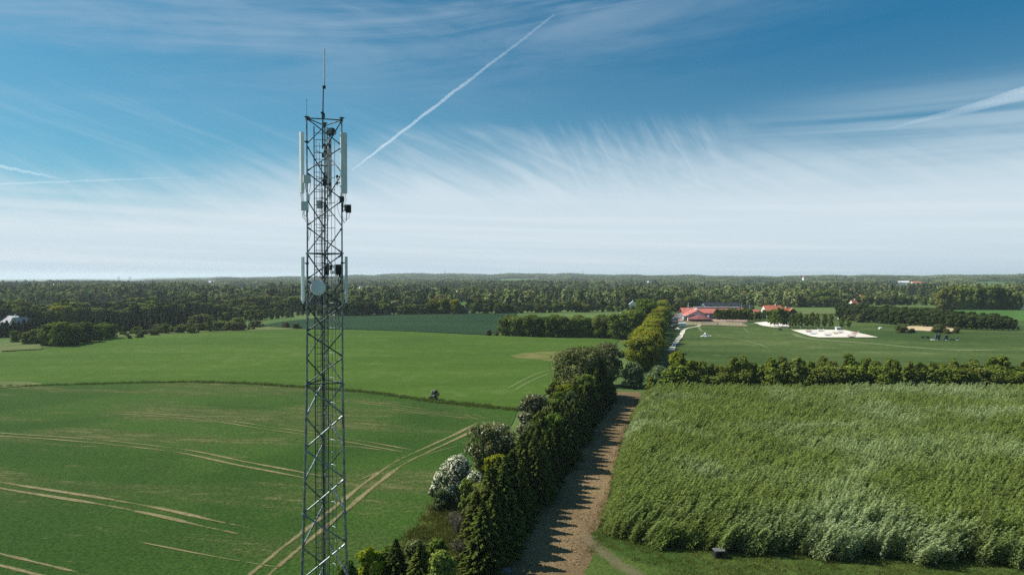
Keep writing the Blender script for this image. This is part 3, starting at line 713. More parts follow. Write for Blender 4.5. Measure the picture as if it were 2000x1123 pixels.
# clods on the bare soil
def clod(seed):
    rg = np.random.default_rng(seed); bm = bmesh.new(); bmesh.ops.create_icosphere(bm, subdivisions=1, radius=.11)
    for v in bm.verts: v.co *= 1 + rg.uniform(-.35, .35); v.co.z *= .6
    me = bpy.data.meshes.new('clod'); bm.to_mesh(me); bm.free(); me.materials.append(M['soil']); return me
P = region([(9, 70), (9.3, 78), (13, 92), (20.4, 125), (31, 166), (24, 170), (14, 135), (6, 105), (1, 84), (0, 70)], .36, 12)
scatter_on('soil_clods', P, [clod(s) for s in (1, 2, 3)], 13, .3, 1.05, 1, off=.1)

# ------------------------------------------------------------------ the lattice mast
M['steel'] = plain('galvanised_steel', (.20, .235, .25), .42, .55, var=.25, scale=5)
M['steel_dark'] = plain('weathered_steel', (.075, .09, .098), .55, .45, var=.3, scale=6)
M['radome'] = plain('grey_radome', (.60, .61, .65), .6, var=.05, scale=2, spec=.2)
M['radome_side'] = plain('pale_radome', (.86, .86, .89), .6, var=.04, scale=2, spec=.2)
M['radome_dark'] = plain('shaded_grey_radome', (.22, .27, .29), .45, var=.08, scale=2)
M['unit_grey'] = plain('grey_cabinet', (.56, .59, .63), .6, var=.06, scale=6, spec=.2)
M['unit_dark'] = plain('dark_heat_sink', (.035, .042, .048), .55, var=.2, scale=8)
M['cable'] = plain('black_cable', (.012, .013, .015), .5, var=.2)
M['whip'] = plain('whip_fibreglass', (.62, .60, .62), .4, var=.1)
TY = 30.0; TX = (634.5 - 1000) / F * TY; TR = math.atan2(TX, TY)
tower = empty('lattice_mast', (TX, TY, hgt(TX, TY)), -TR)
tag(tower, 'tall grey steel lattice mast with panel antennas, ladder and round dish, rising from the field', 'mast')
e1 = Vector((math.cos(-TR), math.sin(-TR), 0)); e2 = Vector((-e1.y, e1.x, 0)); TO = Vector(tower.location)
def T(px, py, ly=0.0):
    """local mast coordinates of the pixel ray at depth ly behind the mast axis plane"""
    d = Vector(((px - 1000) / F, 1, -(py - Y0) / F)); o = Vector((0, 0, CH))
    k = ((TO - o).dot(e2) + ly) / d.dot(e2); p = o + d * k - TO
    return Vector((p.dot(e1), ly, p.z))
DF, DR = -.45, .91                                   # front legs and rear leg depths
def legline(pts, ly): return [T(px, py, ly) for px, py in pts]
FLp = [(600.8, 231), (600.8, 495), (598.3, 751), (591.5, 1006), (586.5, 1126)]
FRp = [(668.8, 233), (668.3, 495), (668.3, 751), (671.5, 1003), (675.8, 1126)]
RRp = [(636.0, 243), (634.2, 499), (632.5, 741), (631.5, 983), (631.0, 1098)]
def leg_at(L, ly, z):
    P = legline(L, ly)
    for a, b in zip(P, P[1:]):
        if a.z >= z >= b.z or b is P[-1]:
            f = (a.z - z) / (a.z - b.z); return a.lerp(b, f)
    return P[-1]
# widen the mast down to its foot
legs = []
for nm, L, ly in (('l', FLp, DF), ('r', FRp, DF), ('b', RRp, DR)):
    P = legline(L, ly); d = (P[-1] - P[-2]) / (P[-2].z - P[-1].z); foot = P[-1] + d * P[-1].z * 1.0; foot.z = -.1
    if nm == 'b': foot.y = P[-1].y + .5
    legs.append(P + [foot])
for P in legs:
    m = MB(); rad = [.030, .032, .042, .055, .058, .075]
    for i, (a, b) in enumerate(zip(P, P[1:])):
        m.tube([a, b], [rad[i + 1] if i else .031, rad[i + 1]], 12)
    for q, r in zip(P[:4], (.06, .085, .10, .115)):
        for dz_ in (-.028, .004): m.tube([q + Vector((0, 0, dz_)), q + Vector((0, 0, dz_ + .022))], r, 14)
    m.build('leg', M['steel'], tower, smooth=False)
def pos(leg, z):
    P = legs[leg]
    for a, b in zip(P, P[1:]):
        if a.z >= z >= b.z: return a.lerp(b, (a.z - z) / (a.z - b.z))
    return P[-1] if z < 0 else P[0]
zt = [legs[0][i].z for i in range(4)]                # flange heights on the front left leg
zs = []
for i in range(2): zs += [zt[i] + (zt[i + 1] - zt[i]) * k / 5 for k in range(5)]
zs += [zt[2] + (zt[3] - zt[2]) * k / 4 for k in range(4)]
step_ = (zt[2] - zt[3]) / 4; z = zt[3]
while z > .3: zs.append(z); z -= step_ * 1.02; step_ *= 1.02
zs.append(0.05)
faces = ((0, 1, 0), (2, 0, 0), (1, 2, 0))
for fi, (a, b, ph) in enumerate(faces):
    for k in range(len(zs) - 1):
        # one zigzag per face
        s, e = (a, b) if (k + ph) % 2 == 0 else (b, a)
        m = MB(); p0, p1 = pos(s, zs[k] - .04), pos(e, zs[k + 1] + .04); d = (p1 - p0).normalized()
        r = .024 if k < 5 else (.028 if k < 10 else .036)
        p0 = p0 + d * .06; p1 = p1 - d * .06
        m.tube([p0, p1], r, 8)
        for q, sg in ((p0, 1), (p1, -1)): m.tube([q - d * sg * .035, q + d * sg * .13], r * 1.45, 6)
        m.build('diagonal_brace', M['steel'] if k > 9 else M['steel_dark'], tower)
for z_, r in ((zt[0] - .03, .026), (zt[1], .03), (zt[2], .032)):
    for a, b, _ in faces:
        m = MB(); m.tube([pos(a, z_), pos(b, z_)], r, 8); m.build('horizontal_brace', M['steel_dark'], tower)
for k in range(3):
    m = MB(); q = legs[k][0]; m.cbox((q.x, q.y, q.z + .02), (.19, .17, .03), .5)
    m.cbox((q.x, q.y, q.z - .06), (.05, .13, .17), .5); m.build('corner_plate', M['steel_dark'], tower)
# climbing ladder with safety cage inside the mast
lx0, lx1 = T(614.8, 400, .1).x, T(640.3, 400, .1).x; LYy = .10
ladder = MB()
for x in (lx0, lx1): ladder.box(x - .022, x + .022, LYy - .012, LYy + .012, .3, zt[0] - .25)
lad = ladder.build('ladder', M['steel_dark'], tower)
m = MB(); z = .6
while z < zt[0] - .3: m.tube([(lx0, LYy, z), (lx1, LYy, z)], .013, 6, caps=False); z += .285
m.build('rung', M['steel_dark'], lad)['kind'] = 'stuff'
cxc = (T(618.8, 400, .2).x + T(654.7, 400, .2).x) / 2; cr = (T(654.7, 400, .2).x - T(618.8, 400, .2).x) / 2
z = 3.0; nh = 0
while z < zt[0] - .75:
    pts_ = [(cxc + cr * math.cos(a), LYy + .02 + .62 * max(0, math.sin(a)) ** .8, z) for a in [math.pi * k / 14 for k in range(15)]]
    m = MB(); m.tube(pts_, .016, 5); m.build('cage_hoop', M['steel'], lad); z += .56; nh += 1
m = MB()
for f in (0, .28, .5, .72, 1):
    a = math.pi * f; x, y_ = cxc + cr * math.cos(a), LYy + .02 + .62 * max(0, math.sin(a)) ** .8
    m.tube([(x, y_, 3.0), (x, y_, zt[0] - .85)], .010, 5)
m.build('cage_bar', M['steel_dark'], lad)
# feeder cable bundle
m = MB()
for i, dx_ in enumerate((-.075, -.045, -.02)):
    x = T(631.5, 500, .5).x + dx_; m.tube([(x + .01 * math.sin(z_ * 1.3 + i), .62 + .015 * (i % 2), z_) for z_ in np.arange(.3, zt[0] - 1.2 - i * .4, 1.2)], .012, 6)
m.build('feeder_cable', M['cable'], tower)
cl_ = None
for z_ in np.arange(3, zt[0] - 1, 1.45):
    if cl_ is None: m = MB(); m.box(-.10, .03, .57, .60, 0, .03); q = m.build('cable_clamp', M['steel_dark'], tower); cl_ = q.data
    else: q = link('cable_clamp', cl_, tower)
    q.location = (T(631.5, 500, .5).x, 0, z_)
# inner round mast pipe carrying the top whip
a, b = T(632.2, 225, .25), T(631.5, 292, .25); c_, d_ = T(635.3, 168, .25), T(636.3, 98, .25); e_ = T(633.6, 171, .25)
wh = MB(); wh.tube([b, a, e_], [.034, .030, .024], 8); wh.box(a.x - .05, a.x + .09, .17, .33, a.z - .16, a.z + .02); wh.box(a.x - .09, a.x + .05, .19, .31, a.z + .03, a.z + .09)
wh.box(e_.x - .04, e_.x + .10, .20, .30, e_.z - .10, e_.z + .02)
wo = wh.build('antenna_pole', M['steel_dark'], tower)
m = MB(); m.tube([c_ - Vector((0, 0, .06)), c_.lerp(d_, .5), d_], [.030, .026, .022], 8); m.build('whip_antenna', M['whip'], wo)
m = MB(); m.tube([legs[0][0], T(601.0, 198, DF)], [.010, .007], 6); q = T(601, 198, DF); m.tube([q, q + Vector((0, 0, .04))], .018, 6); m.build('lightning_rod', M['steel'], tower)
# panel antennas
def panel(px0, px1, py0, py1, ly, depth, mat, yaw=0.0, brk=None, tail=True, wd_=None):
    a, b = T(px0, py0, ly), T(px1, py1, ly); wd_ = wd_ or (b.x - a.x); c = Vector(((a.x + b.x) / 2, ly, (a.z + b.z) / 2)); h = a.z - b.z
    m = MB(); m.cbox(c, (wd_, depth, h), yaw, .035)
    m.cbox(c + Vector((0, 0, h / 2 + .008)), (wd_ * .94, depth * .94, .016), yaw, .03); m.cbox(c - Vector((0, 0, h / 2 + .012)), (wd_ * .94, depth * .94, .024), yaw, .03)
    o = m.build('panel_antenna', mat, tower)
    if brk is not None:
        for f in (.36, -.30):
            mm = MB(); z_ = c.z + h * f; q = pos(brk, z_); mm.tube([(q.x, q.y, z_), (c.x, c.y, z_)], .022, 6); mm.box(q.x - .06, q.x + .06, q.y - .06, q.y + .06, z_ - .04, z_ + .04); mm.box(c.x - .05, c.x + .05, min(c.y, q.y), max(c.y, q.y) + .01, z_ - .05, z_ + .05); mm.build('bracket', M['steel_dark'], o)
    if tail:
        mm = MB()
        for i in range(3):
            x = c.x - wd_ * .25 + wd_ * .25 * i; z0 = c.z - h / 2 - .03
            mm.tube([(x, c.y, z0), (x, c.y, z0 - .10)], .017, 6)
        mm.build('connector', M['radome_side'], o)
        mm = MB()
        for i in range(3):
            x = c.x - wd_ * .25 + wd_ * .25 * i; z0 = c.z - h / 2 - .11
            q = pos(brk if brk is not None else 2, z0 - .8)
            mm.tube([(x, c.y, z0), (x + .02, c.y, z0 - .18), (x * .6 + q.x * .4, c.y * .7 + q.y * .3, z0 - .38 - .05 * i), (q.x, q.y, z0 - .25 + .03 * i)], .009, 5, caps=False)
        mm.build('jumper_cable', M['cable'], o)
    return o
panel(585.5, 596.0, 260, 377.5, -.60, .18, M['radome_side'], .72, 0, wd_=.17)
panel(665.0, 679.6, 261, 377.5, -.75, .14, M['radome'], .5, 1, wd_=.30)
panel(636.4, 640.8, 289, 362, 1.15, .2, M['radome_side'], .2, 2, False)
panel(641.6, 648.6, 272, 384, 1.25, .16, M['radome'], -.2, 2)
panel(657.8, 660.6, 343, 362, -.4, .10, M['radome'], 0, 1, False)
panel(587.4, 595.8, 502.5, 587, -.60, .17, M['radome_side'], .98, 0, wd_=.09)
panel(673.0, 679.9, 502, 585.5, -.55, .10, M['radome'], .6, 1, wd_=.13)
# remote radio units
def unit_box(px0, px1, py0, py1, ly, depth, mat, name='radio_unit', yaw=0, fins=False, leg=None, loops=0):
    a, b = T(px0, py0, ly), T(px1, py1, ly); c = Vector(((a.x + b.x) / 2, ly, (a.z + b.z) / 2)); wd_, h = b.x - a.x, a.z - b.z
    m = MB(); m.cbox(c, (wd_, depth, h), yaw, .02); o = m.build(name, mat, tower)
    if fins:
        mm = MB()
        for i in range(9):
            x = c.x - wd_ * .44 + wd_ * .88 * i / 8; mm.box(x - .006, x + .006, ly - depth / 2 - .035, ly - depth / 2 - .002, b.z + .03, a.z - .03)
        mm.build('cooling_fin', M['unit_dark'], o)['kind'] = 'stuff'
    if leg is not None:
        mm = MB()
        for f in (.25, -.25):
            q = pos(leg, c.z + f * h); mm.tube([q, (c.x, c.y, c.z + f * h)], .02, 5)
        mm.build('bracket', M['steel_dark'], o)
    if loops:
        mm = MB(); rd = random.Random(int(px0 * 7 + py0))
        for i in range(loops):
            x = c.x + wd_ * rd.uniform(-.35, .35); z0 = b.z; q = pos(leg if leg is not None else 2, z0 - .9); s = rd.uniform(.22, .5)
            mm.tube([(x, ly, z0), (x - .02, ly, z0 - s * .7), (x * .5 + q.x * .5, ly, z0 - s), (q.x, q.y - .03, z0 - s * .5), (q.x + .03, q.y - .03, z0 + .1)], .009, 5, caps=False)
        mm.build('jumper_cable', M['cable'], o)
    return o
unit_box(592.6, 607.4, 343.0, 358.5, -.72, .16, M['unit_grey'], yaw=.35, leg=0, loops=2)
unit_box(587.6, 602.0, 394.2, 411.5, -.75, .22, M['unit_grey'], yaw=.3, leg=0, loops=4)
unit_box(600.4, 606.0, 381.0, 393.0, -.62, .12, M['unit_grey'], 'junction_box_or_lit_face', leg=0, loops=2)
unit_box(619.2, 631.0, 392.0, 408.0, .95, .14, M['radome'], leg=2)
unit_box(675.6, 686.6, 400.5, 416.0, -.50, .2, M['unit_dark'], fins=True, leg=1, loops=3)
unit_box(673.0, 675.4, 400.5, 413.0, -.50, .18, M['unit_grey'], 'junction_box_or_lit_face')  # paler strip: sunlight on the dark unit's left face, put in as colour
unit_box(663.8, 672.6, 384.5, 395.0, -.62, .18, M['unit_dark'], 'cable_clamp_box', leg=1, loops=3)
unit_box(667.0, 671.2, 399.0, 415.0, -.62, .12, M['steel_dark'], 'cable_clamp_box', leg=1, loops=2)
unit_box(655.6, 667.2, 516.5, 537.5, -.30, .2, M['unit_dark'], fins=True, leg=1, loops=4)
unit_box(652.6, 655.4, 516.5, 535.5, -.30, .2, M['radome_side'], 'junction_box_or_lit_face')  # no part of its own: the black unit's sunlit left face, coloured pale
unit_box(643.4, 649.4, 517.5, 528.0, .35, .15, M['unit_dark'], leg=2)
unit_box(644.6, 652.8, 529.0, 535.5, .15, .15, M['radome_side'], 'junction_box_or_lit_face')
unit_box(634.6, 643.0, 514.5, 537.5, .70, .2, M['steel_dark'], fins=True, leg=2, loops=2)
unit_box(631.2, 639.0, 352.0, 363.5, .80, .2, M['unit_dark'], leg=2, loops=3)
unit_box(629.6, 634.0, 300.0, 309.0, .60, .12, M['unit_dark'], 'junction_box_or_lit_face', leg=2)
unit_box(632.8, 637.8, 396.0, 412.0, .80, .15, M['steel_dark'], leg=2, loops=2)
unit_box(633.0, 638.0, 321.0, 326.0, .80, .15, M['radome_side'], 'junction_box_or_lit_face', leg=2)
# loose cable runs hugging the upper part
m = MB(); rd = random.Random(5)
for i in range(16):
    lg = (0, 1, 2, 2)[i % 4]; z0 = rd.uniform(zt[1] - 2.2, zt[0] - 2.0); q = pos(lg, z0); q2 = pos(lg, z0 - 1.1); s = rd.uniform(.05, .22); sx_ = -1 if lg == 1 else 1
    m.tube([q, q.lerp(q2, .3) + Vector((sx_ * s, .02, 0)), q.lerp(q2, .7) + Vector((sx_ * s * .7, .04, 0)), q2], .0085, 5, caps=False)
m.build('loose_cable', M['cable'], tower)
# microwave dishes
def dish(px, py, ly, r, yaw, pitch, mat, drum=.16, leg=0):
    c = T(px, py, ly); n = Vector((math.sin(yaw) * math.cos(pitch), -math.cos(yaw) * math.cos(pitch), math.sin(pitch)))
    m = MB(); K = 32; rings = [(r * .02, -.02), (r * .55, -.012), (r * .93, 0.0), (r, .02), (r * 1.0, drum * .35), (r * .8, drum * .7), (r * .35, drum)]
    u = Vector((0, 0, 1)).cross(n).normalized(); v = n.cross(u); b = 0; vs = []; fs = []
    for rr_, dd in rings:
        for k in range(K):
            a = 2 * math.pi * k / K; vs.append(c - n * dd + (u * math.cos(a) + v * math.sin(a)) * rr_)
    for i in range(len(rings) - 1):
        for k in range(K): fs.append((i * K + k, i * K + (k + 1) % K, (i + 1) * K + (k + 1) % K, (i + 1) * K + k))
    fs.append(tuple(range(K))); fs.append(tuple(range((len(rings) - 1) * K, len(rings) * K))[::-1])
    m.add(vs, fs); o = m.build('microwave_dish', mat, tower)
    mm = MB(); q = pos(leg, c.z); back = c - n * drum; mm.tube([back, back.lerp(Vector((q.x, q.y, c.z)), .5), (q.x, q.y, c.z)], .035, 7)
    mm.box(back.x - .08, back.x + .08, back.y - .06, back.y + .08, back.z - .12, back.z + .12); mm.tube([c - n * .05 + v * (-r * .8), pos(leg, c.z - r * 2.2)], .016, 6); mm.build('dish_mount', M['steel'], o)
    return o
dish(620.6, 562.0, -.72, .335, -.35, .06, M['radome'])
dish(649.5, 259.0, .55, .175, 2.7, 0, M['unit_dark'], .2, 2)
m = MB(); c = T(649.5, 259, .42)
for k in range(3): m.tube([c + Vector((.19 * math.cos(a), .02, .19 * math.sin(a) * (.35 + .3 * k))) for a in [2 * math.pi * j / 20 for j in range(20)]], .009, 5, closed=True)
m.build('dish_rim', M['steel'], tower)

# ------------------------------------------------------------------ buildings
M['redroof'] = plain('salmon_red_roof', (.46, .135, .105), .75, var=.12, scale=.8)
M['darkredroof'] = plain('dark_red_roof_tiles', (.20, .065, .062), .8, var=.2, scale=1.5)
M['orangeroof'] = plain('orange_clay_tiles', (.50, .15, .075), .8, var=.15, scale=.8)
M['greyroof'] = plain('pale_grey_roof', (.40, .40, .40), .7, var=.1, scale=.7)
M['blackroof'] = plain('dark_blue_grey_roof', (.010, .014, .024), .8, var=.2, scale=.5)
M['felt'] = plain('grey_slate_roof', (.22, .225, .24), .7, var=.15, scale=.7)
M['whitewall'] = plain('white_render', (.72, .72, .69), .8, var=.06, scale=.6)
M['bluewall'] = plain('blue_grey_cladding', (.16, .20, .24), .6, var=.1, scale=.8)
M['brownwall'] = plain('brown_timber_wall', (.085, .055, .04), .85, var=.3, scale=1.2)
M['glass'] = plain('dark_window_glass', (.02, .025, .03), .12, var=.1, spec=.6)
M['white'] = plain('white_paint', (.80, .80, .78), .5, var=.04)
M['wood'] = plain('weathered_wood', (.19, .15, .11), .85, var=.3, scale=2)
M['black'] = plain('black_stained_wood', (.018, .018, .018), .6, var=.3, scale=3)
M['slate'] = plain('dark_slate_panels', (.045, .058, .065), .6, var=.25, scale=1)
def house(name, loc, w_, d_, hw, hr, rz, wall, roof, label, cat='house', nwin=4, chimney=True, door=True, over=.35):
    """gabled house, ridge along its local x"""
    r = empty(name, loc, rz); tag(r, label, cat)
    m = MB(); m.box(-w_ / 2, w_ / 2, -d_ / 2, d_ / 2, -.6, hw)
    for s in (-1, 1):
        x = s * w_ / 2; x2 = x - s * .12
        m.add([(x, -d_ / 2, hw), (x, d_ / 2, hw), (x, 0, hw + hr), (x2, -d_ / 2, hw), (x2, d_ / 2, hw), (x2, 0, hw + hr)], [(0, 1, 2) if s > 0 else (2, 1, 0), (5, 4, 3) if s > 0 else (3, 4, 5), (0, 2, 5, 3), (1, 4, 5, 2)])
    m.build('wall', wall, r)
    o = over; yo = d_ / 2 + o; zo = hw - hr * o / (d_ / 2); t_ = .16
    m = MB()
    for s in (-1, 1):
        vs = [(-w_ / 2 - o, s * yo, zo + .03), (w_ / 2 + o, s * yo, zo + .03), (w_ / 2 + o, 0, hw + hr + .03), (-w_ / 2 - o, 0, hw + hr + .03)]
        vs += [(a, b, c + t_) for a, b, c in vs]
        fs = [(0, 1, 2, 3), (7, 6, 5, 4), (0, 4, 5, 1), (1, 5, 6, 2), (3, 2, 6, 7), (0, 3, 7, 4)]
        if s > 0: fs = [f[::-1] for f in fs]
        m.add(vs, fs)
    ro = m.build('roof', roof, r)
    if chimney:
        m = MB(); m.box(w_ * .18, w_ * .18 + .7, -.35, .35, hw + hr - .3, hw + hr + 1.0); m.build('chimney', M['whitewall'], ro)
    for i in range(nwin):
        x = -w_ / 2 + w_ * (i + .5) / nwin; isd = door and i == nwin // 2
        m = MB()
        if isd: m.box(x - .5, x + .5, -d_ / 2 - .06, -d_ / 2 + .02, 0, 2.05); m.build('door', M['brownwall'], r)
        else: m.box(x - .55, x + .55, -d_ / 2 - .05, -d_ / 2 + .02, 1.0, 2.2); m.build('window', M['glass'], r)
    for s in (-1, 1):
        m = MB(); m.box(s * w_ / 2 - .02, s * w_ / 2 + .05 if s > 0 else s * w_ / 2 + .02, -.5, .5, 1.0, 2.2)
        m = MB(); x0, x1 = sorted((s * w_ / 2 - s * .02, s * w_ / 2 + s * .06)); m.box(x0, x1, -.5, .5, 1.0, 2.2); m.build('window', M['glass'], r)
    return r
def at_top(px, ytop, dist, total):
    """ground spot at a distance along a pixel column and the lift that brings a roof to its seen height"""
    x = (px - 1000) / F * dist; z = CH - (ytop - Y0) * dist / F - total
    return Vector((x, dist, min(hgt(x, dist) + .3, z) if z < hgt(x, dist) else hgt(x, dist)))
# club house: long rear wing, middle gable hall, low eight-sided front pavilion
cb = G(1369, 629); club = empty('club_house', cb, -.05)
tag(club, 'club house with salmon red roofs and a low dark red eight sided pavilion', 'building')
sc_ = cb.y / F
m = MB(); m.box(-6.4, 34, 24, 36, -.5, 4.3); m.build('rear_wall', M['bluewall'], club)
m = MB()
for s in (-1, 1):
    y0_, y1_ = (30 - s * 0, 30 + s * 6.8); vs = [(-7.2, y1_, 4.2), (34.8, y1_, 4.2), (34.8, 30, 7.6), (-7.2, 30, 7.6)]; vs += [(a, b, c + .2) for a, b, c in vs]
    fs = [(0, 1, 2, 3), (7, 6, 5, 4), (0, 4, 5, 1), (1, 5, 6, 2), (3, 2, 6, 7), (0, 3, 7, 4)]
    if s > 0: fs = [f[::-1] for f in fs]
    m.add(vs, fs)
rr_ = m.build('rear_roof', M['redroof'], club)
m = MB(); m.box(2, 33, 29.2, 30.8, 7.85, 8.35); m.build('ridge_skylight', M['white'], rr_)
# middle hall, gable towards the meadow
m = MB(); m.box(-6.6, 6.2, 8, 24, -.5, 3.6); m.add([(-6.6, 8, 3.6), (6.2, 8, 3.6), (-.2, 8, 6.6), (-6.6, 8.2, 3.6), (6.2, 8.2, 3.6), (-.2, 8.2, 6.6)], [(0, 1, 2), (5, 4, 3), (0, 3, 4, 1), (1, 4, 5, 2), (2, 5, 3, 0)])
m.build('gable_wall', M['whitewall'], club)
m = MB()
for s in (-1, 1):
    vs = [(-.2 + s * 7.4, 7.0, 3.35), (-.2 + s * 7.4, 24, 3.35), (-.2, 24, 6.9), (-.2, 7.0, 6.9)]; vs += [(a, b, c + .28) for a, b, c in vs]
    fs = [(0, 1, 2, 3), (7, 6, 5, 4), (0, 4, 5, 1), (1, 5, 6, 2), (3, 2, 6, 7), (0, 3, 7, 4)]
    if s < 0: fs = [f[::-1] for f in fs]
    m.add(vs, fs)
m.build('gable_roof', M['redroof'], club)
for x0, x1, z0, z1 in ((-5.6, -4.4, 2.6, 3.4), (-3.6, -2.2, 3.2, 4.1), (1.9, 3.2, 3.2, 4.1), (4.2, 5.4, 2.6, 3.4)):
    m = MB(); m.box(x0, x1, 7.93, 7.99, z0, z1); m.build('window', M['glass'], club)
m = MB(); m.cbox((-.2, 12, 7.25), (1.5, 1.5, .5), 0, .4)
m.tube([(-.2, 12, 7.3), (-.2, 12, 7.8), (-.2, 12, 8.15), (-.2, 12, 8.3)], [1.35, 1.3, .85, .1], 12); m.build('skylight_dome', M['white'], club, smooth=True)
m = MB(); ring = [(8.2 * math.cos(math.pi / 8 + k * math.pi / 4), 3 + 6.4 * math.sin(math.pi / 8 + k * math.pi / 4)) for k in range(8)]
vs = [(x * .88, 3 + (y - 3) * .88, -.5) for x, y in ring] + [(x * .88, 3 + (y - 3) * .88, 2.0) for x, y in ring]
m.add(vs, [(k, (k + 1) % 8, 8 + (k + 1) % 8, 8 + k) for k in range(8)]); m.build('pavilion_wall', M['brownwall'], club)
m = MB(); m.add([(x, y, 1.75) for x, y in ring] + [(x, y, 1.95) for x, y in ring] + [(0, 3, 4.9), (0, 3, 1.75)], [(8 + k, 8 + (k + 1) % 8, 16) for k in range(8)] + [((k + 1) % 8, k, 17) for k in range(8)] + [(k, (k + 1) % 8, 8 + (k + 1) % 8, 8 + k) for k in range(8)])
m.build('pavilion_roof', M['darkredroof'], club)
m = MB(); m.box(8.2, 8.5, 14, 24, -.4, 3.2); m.box(8.2, 10.8, 22, 24, -.4, 3.4); m.build('side_annex', M['whitewall'], club)
for k in (4, 5, 6, 7):
    a, b = Vector((*ring[k], 0)) , Vector((*ring[(k + 1) % 8], 0)); c = (a + b) / 2; c.x *= .885; c.y = 3 + (c.y - 3) * .885; d = (b - a).normalized()
    m = MB(); m.cbox((c.x, c.y, 1.0), (3.2, .05, 1.2), math.atan2(d.y, d.x)); m.build('window', M['glass'], club)

p = at_top(1409, 592, 560, 7.5); house('riding_hall', p, 30, 18, 4.2, 3.6, 0, M['bluewall'], M['blackroof'], 'long hall with a dark blue grey roof behind the red roofed club house', 'hall', 8, False)
p = at_top(1455, 596, 575, 6.5); house('riding_hall', p, 12, 12, 4, 2.6, 0, M['bluewall'], M['blackroof'], 'small dark roofed shed at the right end of the long dark hall', 'hall', 3, False)
p = at_top(1470, 604, 500, 6.5); house('farmhouse', p, 10, 8, 3.2, 3, .05, M['whitewall'], M['redroof'], 'red roofed wing between the birch row and the orange roofed farm', 'building', 3, False)
p = at_top(1508, 596, 500, 9); house('farmhouse', p, 13, 11, 4.0, 4.8, .08, M['whitewall'], M['orangeroof'], 'large house with a bright orange roof and white chimney right of the club house', 'house', 4)
p = at_top(1531, 600, 500, 7.3); house('farmhouse', p, 7, 7, 3.6, 3.4, .1, M['whitewall'], M['orangeroof'], 'low orange roofed wing joined to the right of the large orange roofed house', 'house', 2, True)
p = at_top(1548, 601, 495, 6.4); house('farmhouse', p, 6, 6, 3.6, 2.6, 1.3, M['brownwall'], M['orangeroof'], 'small dark walled outbuilding with orange roof at the right end of the farm', 'house', 2, False)
p = at_top(25, 611.5, 400, 7.4); house('white_house', p, 12.5, 8, 3.4, 3.4, -.5, M['whitewall'], M['felt'], 'white house with a pale grey roof half hidden behind dark conifers on the left', 'house', 4)
p = at_top(38, 613.5, 394, 6.9); house('white_house', p, 7, 6, 3.4, 3.0, 1.15, M['whitewall'], M['felt'], 'white gabled wing in front of the pale grey roofed house on the left', 'house', 2, False)
CLR = []
